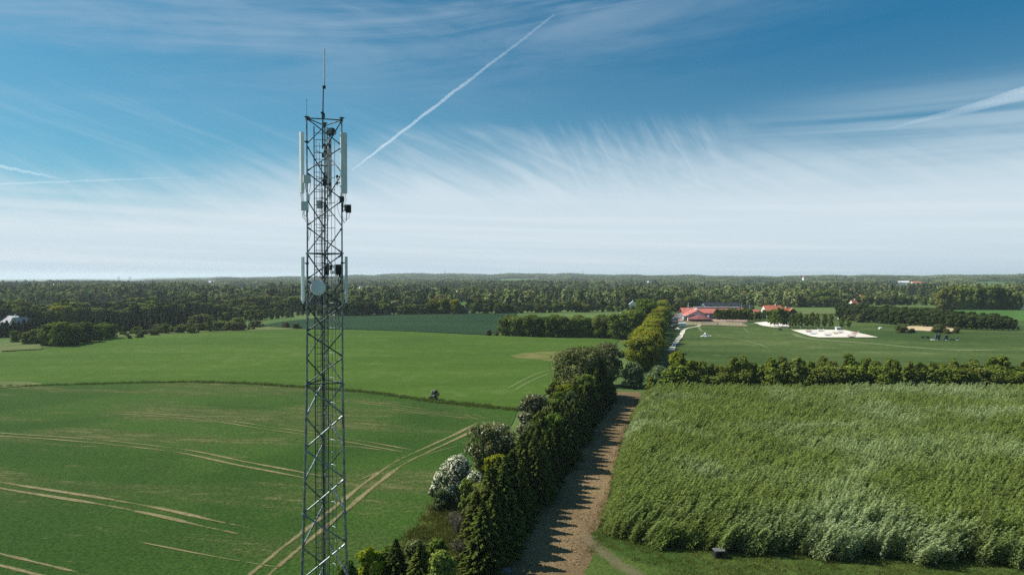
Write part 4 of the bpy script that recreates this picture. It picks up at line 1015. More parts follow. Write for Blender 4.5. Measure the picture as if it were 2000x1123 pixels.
for (px, yt, dist, w_, d_, hw, hr, rz, wl_, rf, lb) in (
    (715, 559.5, 1180, 24, 14, 5, 4, .5, 'whitewall', 'greyroof', 'white farm building with a pale roof, just right of the mast'),
    (878, 568, 1000, 26, 10, 5, 1.5, 0, 'whitewall', 'white', 'long low white shed half hidden behind a dark hedge'),
    (412, 549.5, 2500, 46, 18, 8, 3, 0, 'whitewall', 'white', 'bright white industrial roof far away left of the mast'),
    (1236, 591, 560, 8, 6, 6.5, 3, 1.4, 'whitewall', 'whitewall', 'narrow white house between trees left of the yellow green row'),
    (1268, 547, 1900, 16, 9, 9, 5, .8, 'whitewall', 'greyroof', 'small white house far behind the yellow green row'),
    (1408, 547, 2300, 12, 9, 7, 4, .3, 'whitewall', 'greyroof', 'tiny white house at the edge of the distant light green field'),
    (1419, 561.5, 1200, 12, 8, 5, 5, 0, 'whitewall', 'orangeroof', 'small house with an orange roof in the wood above the dark hall'),
    (1480, 571, 860, 8, 7, 4, 4.5, .2, 'brownwall', 'orangeroof', 'small brown house with orange roof left of the white gable'),
    (1494, 572, 840, 5, 7, 5, 5, 1.5, 'whitewall', 'greyroof', 'thin white gable standing in the wood above the orange roofed farm'),
    (1612, 573, 760, 13, 8, 5, 3.5, -.3, 'whitewall', 'greyroof', 'pale grey roofed house with white walls above the riding arena'),
    (1667, 586, 640, 6, 6, 3.5, 3, .3, 'whitewall', 'orangeroof', 'lowest and leftmost of three small orange roofed houses above the pines'),
    (1685, 576, 800, 7, 6, 4, 3.5, -.4, 'whitewall', 'orangeroof', 'middle one of three small orange roofed houses above the pines'),
    (1698, 578.5, 780, 9, 7, 4, 3.5, .1, 'whitewall', 'orangeroof', 'rightmost of three small orange roofed houses above the pines'),
    (1764, 549, 2000, 30, 14, 8, 3, 0, 'whitewall', 'white', 'long white shed far away on the right'),
    (1789, 550, 2000, 26, 14, 7, 3, 0, 'whitewall', 'orangeroof', 'cream shed with a faint orange roof right of the long white shed'),
    (1691, 546, 2600, 16, 12, 8, 5, .4, 'whitewall', 'greyroof', 'small grey roofed house far off near the horizon on the right'),
    (1975, 599, 610, 9, 7, 3.5, 3, .1, 'whitewall', 'blackroof', 'low house with a dark roof at the right edge beyond the green field'),
    (1993, 599, 600, 6, 6, 3.5, 3.5, 1.3, 'whitewall', 'greyroof', 'white gable beside the low dark roofed house at the right edge'),
    (1179, 619, 400, 5, 6, 4, 1.5, 0, 'whitewall', 'greyroof', 'low grey roof glimpsed between the oaks'),
    (1210, 614, 395, 2.4, 5, 6, 1.5, 0, 'whitewall', 'greyroof', 'narrow white wall between the oak belt and the tall green tree'),
    (906, 609, 530, 7, 6, 2.6, 2, 0, 'brownwall', 'blackroof', 'small dark hut in the gap of the wood behind the blue green field'),
    (109, 554.5, 2100, 8, 8, 8, 4, 0, 'whitewall', 'white', 'tiny white building in the woods at far left')):
    tot = hw + hr
    if dist > 900: dist = min((dist * (.65 + .01 * k_) for k_ in range(90)), key=lambda q_: abs(CH - (yt - Y0) * q_ / F - hgt((px - 1000) / F * q_, q_) - tot * 1.15) + abs(q_ - dist) * .0005)
    x = (px - 1000) / F * dist; zt_ = CH - (yt - Y0) * dist / F
    if dist > 620:
        hw2 = w_ * .5 + 8; CLR.append([(x + hw2, dist + 12), (x - hw2, dist + 12), (x * .84 - hw2, dist * .84), (x * .84 + hw2, dist * .84)])
    h_ = hgt(x, dist); lift = min(1.6, max(.6, zt_ - h_) / tot); r = house('distant_house', (x, dist, h_), w_, d_, hw, hr, rz, M[wl_], M[rf], lb, 'building', 3, dist < 900, False)
    r.scale = (1, 1, max(.8, lift))
# small church with a white tower
x = (1570 - 1000) / F * 2300; ch = empty('church', (x, 2300, hgt(x, 2300)), .3); tag(ch, 'tiny white church tower with a red roof near the horizon', 'church')
m = MB(); m.box(-4, 4, -4, 4, 0, 21); m.build('tower', M['whitewall'], ch)
m = MB(); m.add([(-4.4, -4.4, 21), (4.4, -4.4, 21), (4.4, 4.4, 21), (-4.4, 4.4, 21), (0, -1, 27), (0, 1, 27)], [(0, 1, 4), (1, 2, 5, 4), (2, 3, 5), (3, 0, 4, 5)]); m.build('tower_roof', M['redroof'], ch)
m = MB(); m.box(-20, -4, -4, 4, 0, 8); m.add([(-20, -4.4, 8), (-4, -4.4, 8), (-4, 4.4, 8), (-20, 4.4, 8), (-20, 0, 13), (-4, 0, 13)], [(0, 1, 5, 4), (2, 3, 4, 5), (3, 0, 4), (1, 2, 5)]); m.build('nave', M['whitewall'], ch)

# ------------------------------------------------------------------ masts and pylons far off
def lattice_far(name, px, ytop, dist, w0, label, cat, arms=(), thick=.35):
    x = (px - 1000) / F * dist; z0 = hgt(x, dist); h = CH - (ytop - Y0) * dist / F - z0
    r = empty(name, (x, dist, z0), math.atan2(-x, dist)); tag(r, label, cat, 'power pylons in the distant woods' if arms else None)
    m = MB(); n = 7
    for sx_ in (-1, 1):
        for sy in (-1, 1): m.tube([(sx_ * w0, sy * w0, -1), (sx_ * w0 * .3, sy * w0 * .3, h * .62), (sx_ * w0 * .12, sy * w0 * .12, h)], [thick, thick * .8, thick * .5], 4)
    for i in range(n):
        f0, f1 = i / n, (i + 1) / n; q0, q1 = w0 * (1 - .85 * f0), w0 * (1 - .85 * f1)
        for s in (-1, 1): m.tube([(s * q0, -q0, h * f0), (-s * q1, -q1, h * f1)], thick * .45, 4); m.tube([(s * q0, q0, h * f0), (-s * q1, q1, h * f1)], thick * .45, 4)
    m.build('lattice', M['steel_dark'], r)
    for z_, L in arms:
        m = MB(); m.tube([(-L, 0, h * z_), (0, 0, h * z_ + L * .14), (L, 0, h * z_)], thick * .8, 4); m.tube([(-L, 0, h * z_), (L, 0, h * z_)], thick * .6, 4)
        for s in (-1, 1): m.tube([(s * L * .95, 0, h * z_), (s * L * .95, 0, h * z_ - 2.2)], thick * .4, 4)
        m.build('cross_arm', M['steel_dark'], r)
AR = ((.66, 7), (.78, 9), (.90, 6))
for i, (px, yt, d) in enumerate(((97, 546, 1500), (213, 548, 1750), (232, 540, 3400), (254, 539.5, 3600), (300, 547, 1850), (320, 552, 2100), (341, 551, 2200), (359, 549, 2300))):
    lattice_far('power_pylon', px, yt, d, 3.2, ('nearest and leftmost lattice power pylon in the woods', 'second lattice power pylon from the left', 'lattice pylon on the horizon, left of two', 'lattice pylon on the horizon, right of two',
                'dark power pylon left of a cluster of four', 'second pylon of the cluster of four', 'third pylon of the cluster of four', 'rightmost pylon of the cluster of four')[i], 'pylon', AR, .45)
lattice_far('radio_mast', 869, 527.5, 3900, 1.8, 'dark thickset radio mast on the horizon right of the lattice mast', 'mast', (), 1.2)
lattice_far('radio_mast', 1138, 526, 4200, 1.0, 'thin tall radio mast on the horizon at the middle', 'mast', (), .55)
lattice_far('radio_mast', 1243, 530.5, 4600, .9, 'short thin radio mast on the horizon right of the tall one', 'mast', (), .5)

# ------------------------------------------------------------------ small things round the club house and arena
def pole(name, px, py, top, r, mat, label, cat='pole'):
    p = G(px, py); h = CH - (top - Y0) * p.y / F - p.z; e = empty(name, p); tag(e, label, cat)
    m = MB(); m.tube([(0, 0, -.2), (0, 0, h)], [r, r * .55], 8); m.build('pole', mat, e); m = MB(); m.cbox((0, 0, .12), (r * 5, r * 5, .24)); m.build('footing', M['greyroof'], e)
    m = MB(); m.tube([(0, 0, h), (0, 0, h + .25)], [r * 1.1, r * .3], 8); m.build('cap', mat, e)
pole('flagpole', 1344.3, 627, 592, .22, M['white'], 'tall white flagpole at the left corner of the club house')
for px, py, top, lb in ((1448.5, 612, 595, 'left one of two thin white poles behind the birch row'), (1464, 612, 596, 'right one of two thin white poles behind the birch row'), (1608, 607, 583, 'thin wooden pole before the wood above the riding arena')): pole('pole', px, py, top, .12, M['white'] if px < 1500 else M['wood'], lb)
def wagon(px, py, w_, d_, h, rz, body, roofm, label, name='parked_car', cat='car', car=True):
    p = G(px, py); e = empty(name, p, rz); tag(e, label, cat)
    if car:
        m = MB(); m.cbox((0, 0, .62), (4.3, 1.75, .55), 0, .25); m.cbox((0, 0, .36), (4.1, 1.7, .2), 0, .2); m.build('body', body, e)
        m = MB(); vs = [(-1.5, -.8, .88), (1.2, -.8, .88), (1.2, .8, .88), (-1.5, .8, .88), (-1.1, -.66, 1.42), (.6, -.66, 1.42), (.6, .66, 1.42), (-1.1, .66, 1.42)]
        m.add(vs, [(0, 1, 5, 4), (1, 2, 6, 5), (2, 3, 7, 6), (3, 0, 4, 7), (4, 5, 6, 7)]); cb_ = m.build('cabin', M['glass'], e)
        m = MB(); m.cbox((-.25, 0, 1.44), (1.72, 1.34, .05), 0, .15); m.build('roof', body, cb_)
        for sx_ in (-1.35, 1.35):
            for sy in (-.82, .82): m = MB(); m.tube([(sx_, sy - .1, .32), (sx_, sy + .1, .32)], .32, 14); m.build('wheel', M['black'], e)
    else:
        m = MB(); m.cbox((0, 0, .55 + (h - .6) / 2), (w_, d_, h - .6), 0, .15); m.build('body', body, e)
        m = MB(); m.cbox((0, 0, h + .05), (w_ * 1.02, d_ * 1.02, .22), 0, .2); m.build('roof', roofm, e)
        for sx_ in (-w_ * .25, w_ * .25):
            for sy in (-d_ / 2 + .15, d_ / 2 - .15): m = MB(); m.tube([(sx_, sy - .12, .4), (sx_, sy + .12, .4)], .4, 14); m.build('wheel', M['black'], e)
        m = MB(); m.box(-w_ * .3, w_ * .3, -d_ / 2 - .04, -d_ / 2 + .01, 1.0, h - .3); m.build('door', M['glass'], e)
wagon(1341.5, 626, 2.9, 5, 3.4, .05, M['slate'], M['white'], 'dark horse trailer with a white roof left of the club house', 'horse_trailer', 'trailer', False)
wagon(1327, 623.5, 0, 0, 0, .3, M['white'], None, 'white car parked in the yard nearest the dark horse trailer')
wagon(1321, 623, 0, 0, 0, .2, M['unit_grey'], None, 'silver car parked left of the white car in the yard')
wagon(1318, 627, 0, 0, 0, .1, M['unit_grey'], None, 'pale car in the yard half hidden by the yellow green tree row')
# white wrapped bales: three by two
bp = G(1333, 639.5)
M['wrap'] = plain('white_bale_wrap', (.80, .81, .80), .45, var=.06, scale=2)
for i in range(3):
    for j in range(2):
        m = MB(); m.tube([(-.72, 0, 0), (-.66, 0, 0), (.66, 0, 0), (.72, 0, 0)], [.60, .72, .72, .60], 14)
        o = m.build('wrapped_bale', M['wrap'], None, (bp.x - 1.55 + i * 1.5, bp.y + .1 * i, bp.z + .78 + j * 1.42)); tag(o, '%s white wrapped bale in the %s layer of the stack left of the gravel path' % (('left', 'middle', 'right')[i], ('lower', 'upper')[j]), 'bale', 'stacked white bales')
def heap(px, py, w_, h, mat, label):
    p = G(px, py); bm = bmesh.new(); bmesh.ops.create_icosphere(bm, subdivisions=3, radius=1); rd = random.Random(int(px))
    for v in bm.verts:
        r = math.hypot(v.co.x, v.co.y); z = max(-.1, (1 - r) * h * (1 + .15 * math.sin(v.co.x * 7 + v.co.y * 5))) if v.co.z > 0 else -.1; v.co = Vector((v.co.x * w_ / 2, v.co.y * w_ / 2, z))
    me = bpy.data.meshes.new('heap'); bm.to_mesh(me); bm.free(); me.materials.append(mat); o = link('gravel_heap', me, None, p); tag(o, label, 'heap')
heap(1324, 643.5, 3.6, 1.4, M['sand'], 'small sandy heap in front of the white wrapped bales')
heap(1216, 661, 3.4, .8, M['sand'], 'low pale sand heap at the right end of the oak belt')
# white boulders
bp = G(1379, 658.5); M['stone'] = plain('white_stone', (.66, .65, .60), .85, var=.15, scale=3)
rd = random.Random(8)
spots = [(-2.1, 0, 0), (-1.5, -.4, 0), (-.7, -.6, 0), (.1, -.7, 0), (.9, -.5, 0), (1.7, -.2, 0), (2.3, .1, 0), (-1.3, .5, .0), (-.3, .5, 0), (.8, .5, 0), (-.9, 0, .75), (-.1, -.1, .85), (.7, 0, .75), (-.2, .1, 1.45)]
wh_ = ['far left', 'left front', 'left centre front', 'centre front', 'right centre front', 'right front', 'far right', 'left back', 'centre back', 'right back', 'upper left', 'upper middle', 'upper right', 'topmost']
for i, (x, y, z_) in enumerate(spots):
    bm = bmesh.new(); bmesh.ops.create_icosphere(bm, subdivisions=2, radius=.55)
    ph = [rd.uniform(0, 6) for _ in range(3)]; s = Vector((rd.uniform(.85, 1.25), rd.uniform(.8, 1.1), rd.uniform(.7, .95)))
    for v in bm.verts:
        v.co *= 1 + .16 * math.sin(v.co.x * 5 + ph[0]) + .14 * math.sin(v.co.y * 6 + ph[1]); v.co = Vector((v.co.x * s.x, v.co.y * s.y, v.co.z * s.z))
    me = bpy.data.meshes.new('boulder'); bm.to_mesh(me); bm.free(); me.materials.append(M['stone'])
    tag(link('boulder', me, None, (bp.x + x, bp.y + y, bp.z + .35 + z_)), 'white boulder, the %s one of the heap on the meadow' % wh_[i], 'boulder', 'white boulders heaped on the meadow')
# paddock fences
def fence(pix, label, h=1.2):
    P = [G(*q) for q in pix]; L = smoothline([Vector((q.x, q.y)) for q in P], 3.2); e = empty('paddock_fence', (L[0].x, L[0].y, hgt(L[0].x, L[0].y))); tag(e, label, 'fence', 'wooden paddock fences')
    o = e.location
    for rz_ in (h * .55, h * .95):
        m = MB(); m.tube([(p.x - o.x, p.y - o.y, hgt(p.x, p.y) - o.z + rz_) for p in L], .06, 4); m.build('rail', M['wood'], e)
    me = None
    for p in L[::2]:
        if me is None: m = MB(); m.box(-.07, .07, -.07, .07, -.2, h + .05); q = m.build('post', M['wood'], e); me = q.data
        else: q = link('post', me, e)
        q.location = (p.x - o.x, p.y - o.y, hgt(p.x, p.y) - o.z)
for i, pix in enumerate(([(1333, 629.5), (1360, 630)], [(1334, 632.5), (1361, 633)], [(1372, 630.5), (1402, 631)], [(1371, 633), (1405, 633.5)], [(1371, 636), (1411, 637)], [(1419, 630), (1446, 631)], [(1421, 632.5), (1452, 633.5)], [(1424, 636.5), (1462, 638.5)])):
    fence(pix, 'wooden rail fence, %s line of the paddock %s' % (('back', 'front', 'back', 'middle', 'front', 'back', 'middle', 'front')[i], 'beside the wrapped bales' if i < 2 else ('between the two gravel paths' if i < 5 else 'in front of the young birch row')))
# show jumps on the sand
def jump(px, py, col, rz, label, w_=3.2):
    p = G(px, py); p.z += .34; e = empty('show_jump', p, rz); tag(e, label, 'jump', 'show jumps on the sand arena')
    for s in (-1, 1):
        m = MB(); x = s * w_ / 2
        m.box(x - .45, x + .45, -.05, .05, .12, .2)
        for k in range(5): m.box(x - .42 + k * .19, x - .34 + k * .19, -.04, .04, .2, 1.5 - .12 * abs(k - 2))
        m.box(x - .45, x + .45, -.05, .05, .9, 1.0); m.box(x - .4, x - .3, -.35, .35, 0, .1); m.box(x + .3, x + .4, -.35, .35, 0, .1); m.build('wing', M['white'], e)
    for z_ in (.45, .8, 1.15): m = MB(); m.tube([(-w_ / 2 + .4, 0, z_), (w_ / 2 - .4, 0, z_)], .06, 8); m.build('jump_pole', col, e)
    m = MB(); m.box(-w_ / 2 + .5, w_ / 2 - .5, -.08, .08, 0, .4); m.build('filler', col, e)
M['jo'] = plain('orange_paint', (.70, .17, .06), .5); M['jy'] = plain('yellow_paint', (.75, .5, .10), .5); M['jb'] = plain('pale_blue_paint', (.45, .55, .66), .5); M['jr'] = plain('dull_red_paint', (.40, .10, .08), .5)
for px, py, c, rz, lb in ((1664, 660.5, 'jo', 0, 'white show jump with orange filler at the front edge of the arena'), (1618, 657, 'jb', .1, 'white show jump with pale blue poles at the middle of the arena'), (1634, 653.5, 'jy', 0, 'white show jump with yellow filler behind the pale blue one'),
                          (1590, 654.5, 'jb', -.3, 'white and pale blue show jump at the left of the arena'), (1580, 649.7, 'jr', .1, 'low dull red show jump at the back left of the arena'), (1604, 648.6, 'white', .2, 'plain white show jump near the back edge of the arena'),
                          (1670, 653.5, 'jr', -.4, 'white and red show jump at the right of the arena'), (1643, 651.5, 'white', .4, 'plain white show jump right of the yellow one')): jump(px, py, M[c], rz, lb)
p = G(1637, 645.5); e = empty('judge_hut', p); tag(e, 'small grey hut at the back edge of the riding arena', 'hut')
m = MB(); m.box(-1.1, 1.1, -.8, .8, 0, 1.7); m.build('wall', M['unit_grey'], e); m = MB(); m.cbox((0, 0, 1.8), (2.6, 2, .16)); m.build('roof', M['white'], e); m = MB(); m.box(-.8, .8, -.84, -.79, .7, 1.3); m.build('window', M['glass'], e)
for px, py, mt, w_, h, lb in ((1720, 643.5, 'wrap', 1.5, 1.1, 'single white wrapped bale lying on the meadow behind the arena'), (1639, 624, 'wrap', 1.2, 1.0, 'white wrapped bale left of the pine plantation')):
    p = G(px, py); m = MB(); m.tube([(-w_ / 2, 0, .6), (-w_ / 2 + .1, 0, .6), (w_ / 2 - .1, 0, .6), (w_ / 2, 0, .6)], [.5, .6, .6, .5], 14); tag(m.build('wrapped_bale', M[mt], None, p), lb, 'bale')
p = G(1525, 646.5); m = MB(); m.box(-.9, .9, -.12, .12, .55, .8); m.box(-.9, .9, .35, .42, .9, 1.35)
for s in (-.75, .75): m.box(s - .08, s + .08, -.12, .42, 0, .55); m.box(s - .06, s + .06, .30, .36, .5, 1.3)
tag(m.build('bench', M['black'], None, p), 'dark bench at the meadow edge left of the riding arena', 'bench')
# leaning dark panels on pale pads, low dark frame
def slab(px0, px1, pyb, pyt, lean, label, parts_, name='cross_country_jump'):
    p = G((px0 + px1) / 2, pyb); s = p.y / F; w_ = (px1 - px0) * s; h = (pyb - pyt) * s; e = empty(name, p); tag(e, label, 'obstacle', 'dark wooden obstacles on the meadow')
    for kind, x, w2, hh, mt in parts_:
        m = MB(); X = (x - .5) * w_; W2 = w2 * w_; H = hh * h
        if kind == 'lean': m.add([(X + lx_ + dz * lean * w_, y_, dz * H) for dz in (0, 1) for y_ in (-.35, .35) for lx_ in (-W2 / 2, W2 / 2)], [(0, 2, 3, 1), (4, 5, 7, 6), (0, 1, 5, 4), (2, 6, 7, 3), (0, 4, 6, 2), (1, 3, 7, 5)]); nm = 'leaning_panel'
        elif kind == 'pad': m.cbox((X, -.2, .1), (W2, 1.4, .2)); nm = 'pad'
        elif kind == 'bar': m.box(X - W2 / 2, X + W2 / 2, -.1, .1, H, H + .35); nm = 'cross_bar'
        elif kind == 'tri': m.add([(X - W2 / 2, -.4, 0), (X + W2 / 2, -.4, 0), (X + W2 / 2, -.1, H), (X - W2 / 2, .4, 0), (X + W2 / 2, .4, 0), (X + W2 / 2, .1, H)], [(0, 1, 2), (5, 4, 3), (0, 3, 4, 1), (1, 4, 5, 2), (2, 5, 3, 0)]); nm = 'wedge'
        else: m.box(X - W2 / 2, X + W2 / 2, -.2, .2, 0, H); nm = 'post'
        m.build(nm, M[mt], e)
slab(1826, 1837.5, 664, 652.5, .25, 'tall dark obstacle of two leaning panels joined by a bar, on a pale pad', [('lean', .16, .30, 1, 'slate'), ('lean', .66, .30, 1, 'slate'), ('bar', .52, .4, .45, 'slate'), ('pad', -.1, 1.0, 0, 'white')])
slab(1842, 1852, 664.5, 655, .1, 'solid dark obstacle of two close panels in the middle of the three', [('lean', .65, .62, 1, 'slate'), ('tri', .12, .35, .5, 'slate'), ('pad', .6, .45, 0, 'white')])
slab(1857, 1871.5, 664.5, 657, 0, 'low dark row of posts ending in a tall wedge, right one of the three', [('post', .06, .08, .3, 'slate'), ('post', .22, .10, .35, 'slate'), ('post', .36, .08, .3, 'slate'), ('bar', .55, .35, .1, 'slate'), ('tri', .86, .25, 1, 'slate'), ('pad', .92, .3, 0, 'white')])
p = G(1808, 661); e = empty('low_table', p); tag(e, 'low dark frame like a long table on the meadow, left of the leaning panels', 'table')
m = MB(); m.box(-1.9, 1.9, -.5, .5, .85, 1.0); m.build('tabletop', M['black'], e)
for s in (-1.6, -.9, .9, 1.6): m = MB(); m.box(s - .08, s + .08, -.4, .4, 0, .85); m.build('leg', M['black'], e)
M['greyroof2'] = plain('weathered_grey_felt', (.13, .13, .13), .8, var=.3, scale=4)
# near boxes
p = at((1407 - 1000) / F * 72.0, 72.0); e = empty('animal_shelter', p, .1, .85); tag(e, 'small open fronted black box with a pale grey top at the foot of the willows', 'box')
m = MB(); m.box(-.62, -.54, -.4, .5, 0, 1.0); m.box(.54, .62, -.4, .5, 0, 1.0); m.box(-.62, .62, .44, .5, 0, 1.0); m.build('side_panel', M['black'], e)
m = MB(); m.cbox((0, .02, 1.06), (1.36, 1.08, .09), 0, .1); m.build('top', M['greyroof2'], e)
for s in (-.45, .45): m = MB(); m.tube([(s, -.38, -.1), (s, -.38, 1.0)], .035, 6); m.build('leg', M['wood'], e)
p = at((985 - 1000) / F * 68, 67.6); e = empty('storage_box', p, .2); tag(e, 'small grey box with a weathered lid at the bottom edge below the nearest spruce', 'box')
m = MB(); m.box(-.6, .6, -.4, .4, 0, .62); m.build('body', M['slate'], e); m = MB(); m.cbox((0, 0, .67), (1.3, .9, .08), 0, .04); m.build('lid', M['greyroof2'], e)
p = at(-6.7, 69.5); m = MB(); m.tube([(0, 0, -.2), (.03, 0, 1.5)], .07, 7); tag(m.build('fence_post', M['wood'], None, p), 'single weathered wooden post in the grass left of the bare bushes', 'post')
# person at the club house
M['cloth'] = plain('dark_clothes', (.03, .03, .04), .9); M['skin'] = plain('skin', (.45, .28, .2), .6)
p = G(1353.6, 630.5); bm = bmesh.new(); me = bpy.data.meshes.new('person')
vv = [(0, 0, .95), (0, 0, 1.2), (0, 0, 1.45), (0, 0, 1.55), (0, -.01, 1.68), (-.11, 0, .9), (-.13, -.05, .5), (-.14, .02, .08), (-.14, -.12, .03), (.11, 0, .9), (.14, .06, .5), (.15, .12, .08), (.15, -.02, .03), (-.2, 0, 1.42), (-.26, .02, 1.15), (-.24, -.08, .9), (.2, 0, 1.42), (.26, .02, 1.15), (.24, -.08, .9)]
ee = [(0, 1), (1, 2), (2, 3), (3, 4), (0, 5), (5, 6), (6, 7), (7, 8), (0, 9), (9, 10), (10, 11), (11, 12), (2, 13), (13, 14), (14, 15), (2, 16), (16, 17), (17, 18)]
me.from_pydata(vv, ee, []); me.materials.append(M['cloth']); o = link('person', me, None, p); tag(o, 'person in dark clothes standing by the fence in front of the club house', 'person')
rad_ = [.15, .13, .15, .06, .11, .10, .075, .05, .045, .10, .075, .05, .045, .07, .045, .035, .07, .045, .035]
sm = o.modifiers.new('skin', 'SKIN'); 
for i, r in enumerate(rad_): me.skin_vertices[0].data[i].radius = (r, r)
me.skin_vertices[0].data[0].use_root = True; o.modifiers.new('sub', 'SUBSURF').levels = 1
o.modifiers['sub'].render_levels = 2
hb = MB(); hb.tube([(0, .01, 1.62), (0, .01, 1.74), (0, .01, 1.80)], [.10, .11, .04], 8); hb.build('hair', M['black'], o)

# ------------------------------------------------------------------ trees and bushes, each a thing
def lerp_line(pts, x): return float(np.interp(x, [p[0] for p in pts], [p[1] for p in pts]))
HA, HB = Vector((-3.0, 68.5)), Vector((23.4, 170))
hd = (HB - HA).normalized(); hn = Vector((-hd.y, hd.x)); HL = (HB - HA).length
random.seed(3)
t = 0.0; k = 0
while t < HL:
    for row, lat in ((0, -.2), (1, 3.0), (2, 1.5)):
        if row == 1 and (t < 9 or t > 84): continue
        if row == 2 and t > 98: continue
        p = HA + hd * (t + random.uniform(-.4, .4) + row * 1.2) + hn * (lat + random.uniform(-.5, .5))
        near = t < 2 and row == 0
        place('spruce', p.x, p.y, random.uniform(7.4, 9.2) + 1.5 * sstep(60, 104, t) - (.9, 1.6, .6)[row] + random.uniform(-.8, .8), random.uniform(.85, 1.35), 'spruce_tree',
              'large spruce at the near end of the shelterbelt, standing a little apart from the row' if (near and not row) else 'dense dark spruce with fresh green tips, one of the shelterbelt row beside the bare soil strip',
              'spruce', None if (near and not row) else 'spruces in the shelterbelt')
    t += 2.35 + random.uniform(-.35, .35); k += 1
def bush(name, cargs, mats, x, y, label, cat='bush', trunk=None, rz=0):
    me, tr = mk(cargs, mats, trunk)
    r = empty(name, (x, y, hgt(x, y)), rz); tag(r, label, cat); link('crown', me, r)
    if tr is not None: link('trunk', tr, r)
    return r
hw = bush('hawthorn_bush', dict(w_=6.0, h=5.9, base=.2, shape='dome', blobs=38, per=230, leaf=.20, seed=101, bloom=.45), [M['haw'], M['bloom']], -7.4, 90.5, 'big hawthorn covered in white blossom beside the green wheat field', trunk=(5.9, .6, .14, 6))
me_, _ = mk(dict(w_=4.4, h=4.3, base=.1, shape='dome', blobs=26, per=210, leaf=.20, seed=121, bloom=.42), [M['haw'], M['bloom']]); link('crown', me_, hw, (2.6, -1.8, 0))
me_, _ = mk(dict(w_=3.4, h=3.5, base=.1, shape='dome', blobs=20, per=200, leaf=.20, seed=122, bloom=.45), [M['haw'], M['bloom']]); link('crown', me_, hw, (-2.3, .9, 0))
bush('hawthorn_bush', dict(w_=8.0, h=7.4, base=.3, shape='round', blobs=48, per=230, leaf=.23, seed=102, bloom=.07), [M['olive'], M['bloom']], -2.6, 103, 'grey green rounded bush flecked with blossom, behind the big white hawthorn', trunk=(7.4, .8, .16, 6))
bush('budding_bush', dict(w_=6.2, h=6.3, base=.2, shape='round', blobs=34, per=170, leaf=.25, seed=103, bloom=.05), [M['browntwig'], M['bloom']], 4.4, 135.5, 'brownish bush with a whitish blossoming crown at the end of the weedy ditch', trunk=(6.3, .6, .14, 6))
bush('budding_bush', dict(w_=4.2, h=4.2, base=.1, shape='dome', blobs=22, per=150, leaf=.22, seed=104, bloom=.08), [M['browntwig'], M['bloom']], 2.4, 128, 'low brown bush with a few white flowers in front of the whitish one')
bush('leafy_bush', dict(w_=5.4, h=6.4, base=.3, shape='tall', blobs=30, per=150, leaf=.28, seed=105), M['oak'], 9.6, 152, 'upright fresh green bush left of the large rounded tree', 'bush', (6.4, .8, .12, 5))
bush('rounded_tree', dict(w_=14.5, h=12.6, base=.8, shape='round', blobs=88, per=260, leaf=.34, seed=106), M['olive'], 16.5, 163, 'large rounded olive green tree at the far end of the spruce belt', 'tree', (12.6, 1.5, .4, 14, 10))
bush('rounded_tree', dict(w_=9, h=11.5, base=1, shape='round', blobs=40, per=180, leaf=.34, seed=107), M['browntwig'], 26, 186, 'brownish tree peeping out behind the large rounded olive tree', 'tree', (11.5, 1.5, .3, 9))
bush('willow_bush', dict(w_=7.4, h=6.6, base=.1, shape='dome', blobs=44, per=190, leaf=.27, seed=108), M['silver'], 32.5, 183, 'pale grey green willow bush at the head of the soil strip', trunk=(6.6, .5, .12, 6))
bush('willow_bush', dict(w_=7.8, h=6.2, base=.1, shape='dome', blobs=44, per=190, leaf=.27, seed=109), M['silver'], 38.5, 178, 'pale grey green willow bush beside the corner of the willow plot', trunk=(6.2, .5, .12, 6))
bush('leafy_bush', dict(w_=3.4, h=4.0, base=.1, shape='tall', blobs=18, per=120, leaf=.24, seed=110), M['ygreen'], 35.4, 174, 'small bright green bush between the two pale willow bushes')
bush('hawthorn_bush', dict(w_=2.7, h=2.5, base=.05, shape='dome', blobs=20, per=120, leaf=.15, seed=111, bloom=.32), [M['haw'], M['bloom']], G(848, 782).x, G(848, 782).y, 'single small bush with pale flowers alone on the ditch between the two fields')
def bare_bush(x, y, h, w_, seed, label):
    rd = random.Random(seed); m = MB()
    for i in range(46):
        a = rd.uniform(0, 6.28); s = rd.uniform(.2, 1) * w_ / 2; top = Vector((math.cos(a) * s, math.sin(a) * s, h * rd.uniform(.6, 1)))
        mid = Vector((math.cos(a) * s * .4, math.sin(a) * s * .4, top.z * .5))
        m.tube([(0, 0, -.1), mid, top], [.035, .025, .008], 4, caps=False)
        for j in range(9):
            f = rd.uniform(.4, 1); q0 = mid.lerp(top, f); dv = Vector((rd.uniform(-1, 1), rd.uniform(-1, 1), rd.uniform(0, 1))) * rd.uniform(.2, .6)
            m.tube([q0, q0 + dv * .5 + Vector((0, 0, .05)), q0 + dv], [.015, .012, .005], 3, caps=False)
    o = m.build('bare_bush', M['deadwood'], None, (x, y, hgt(x, y))); tag(o, label, 'bush')
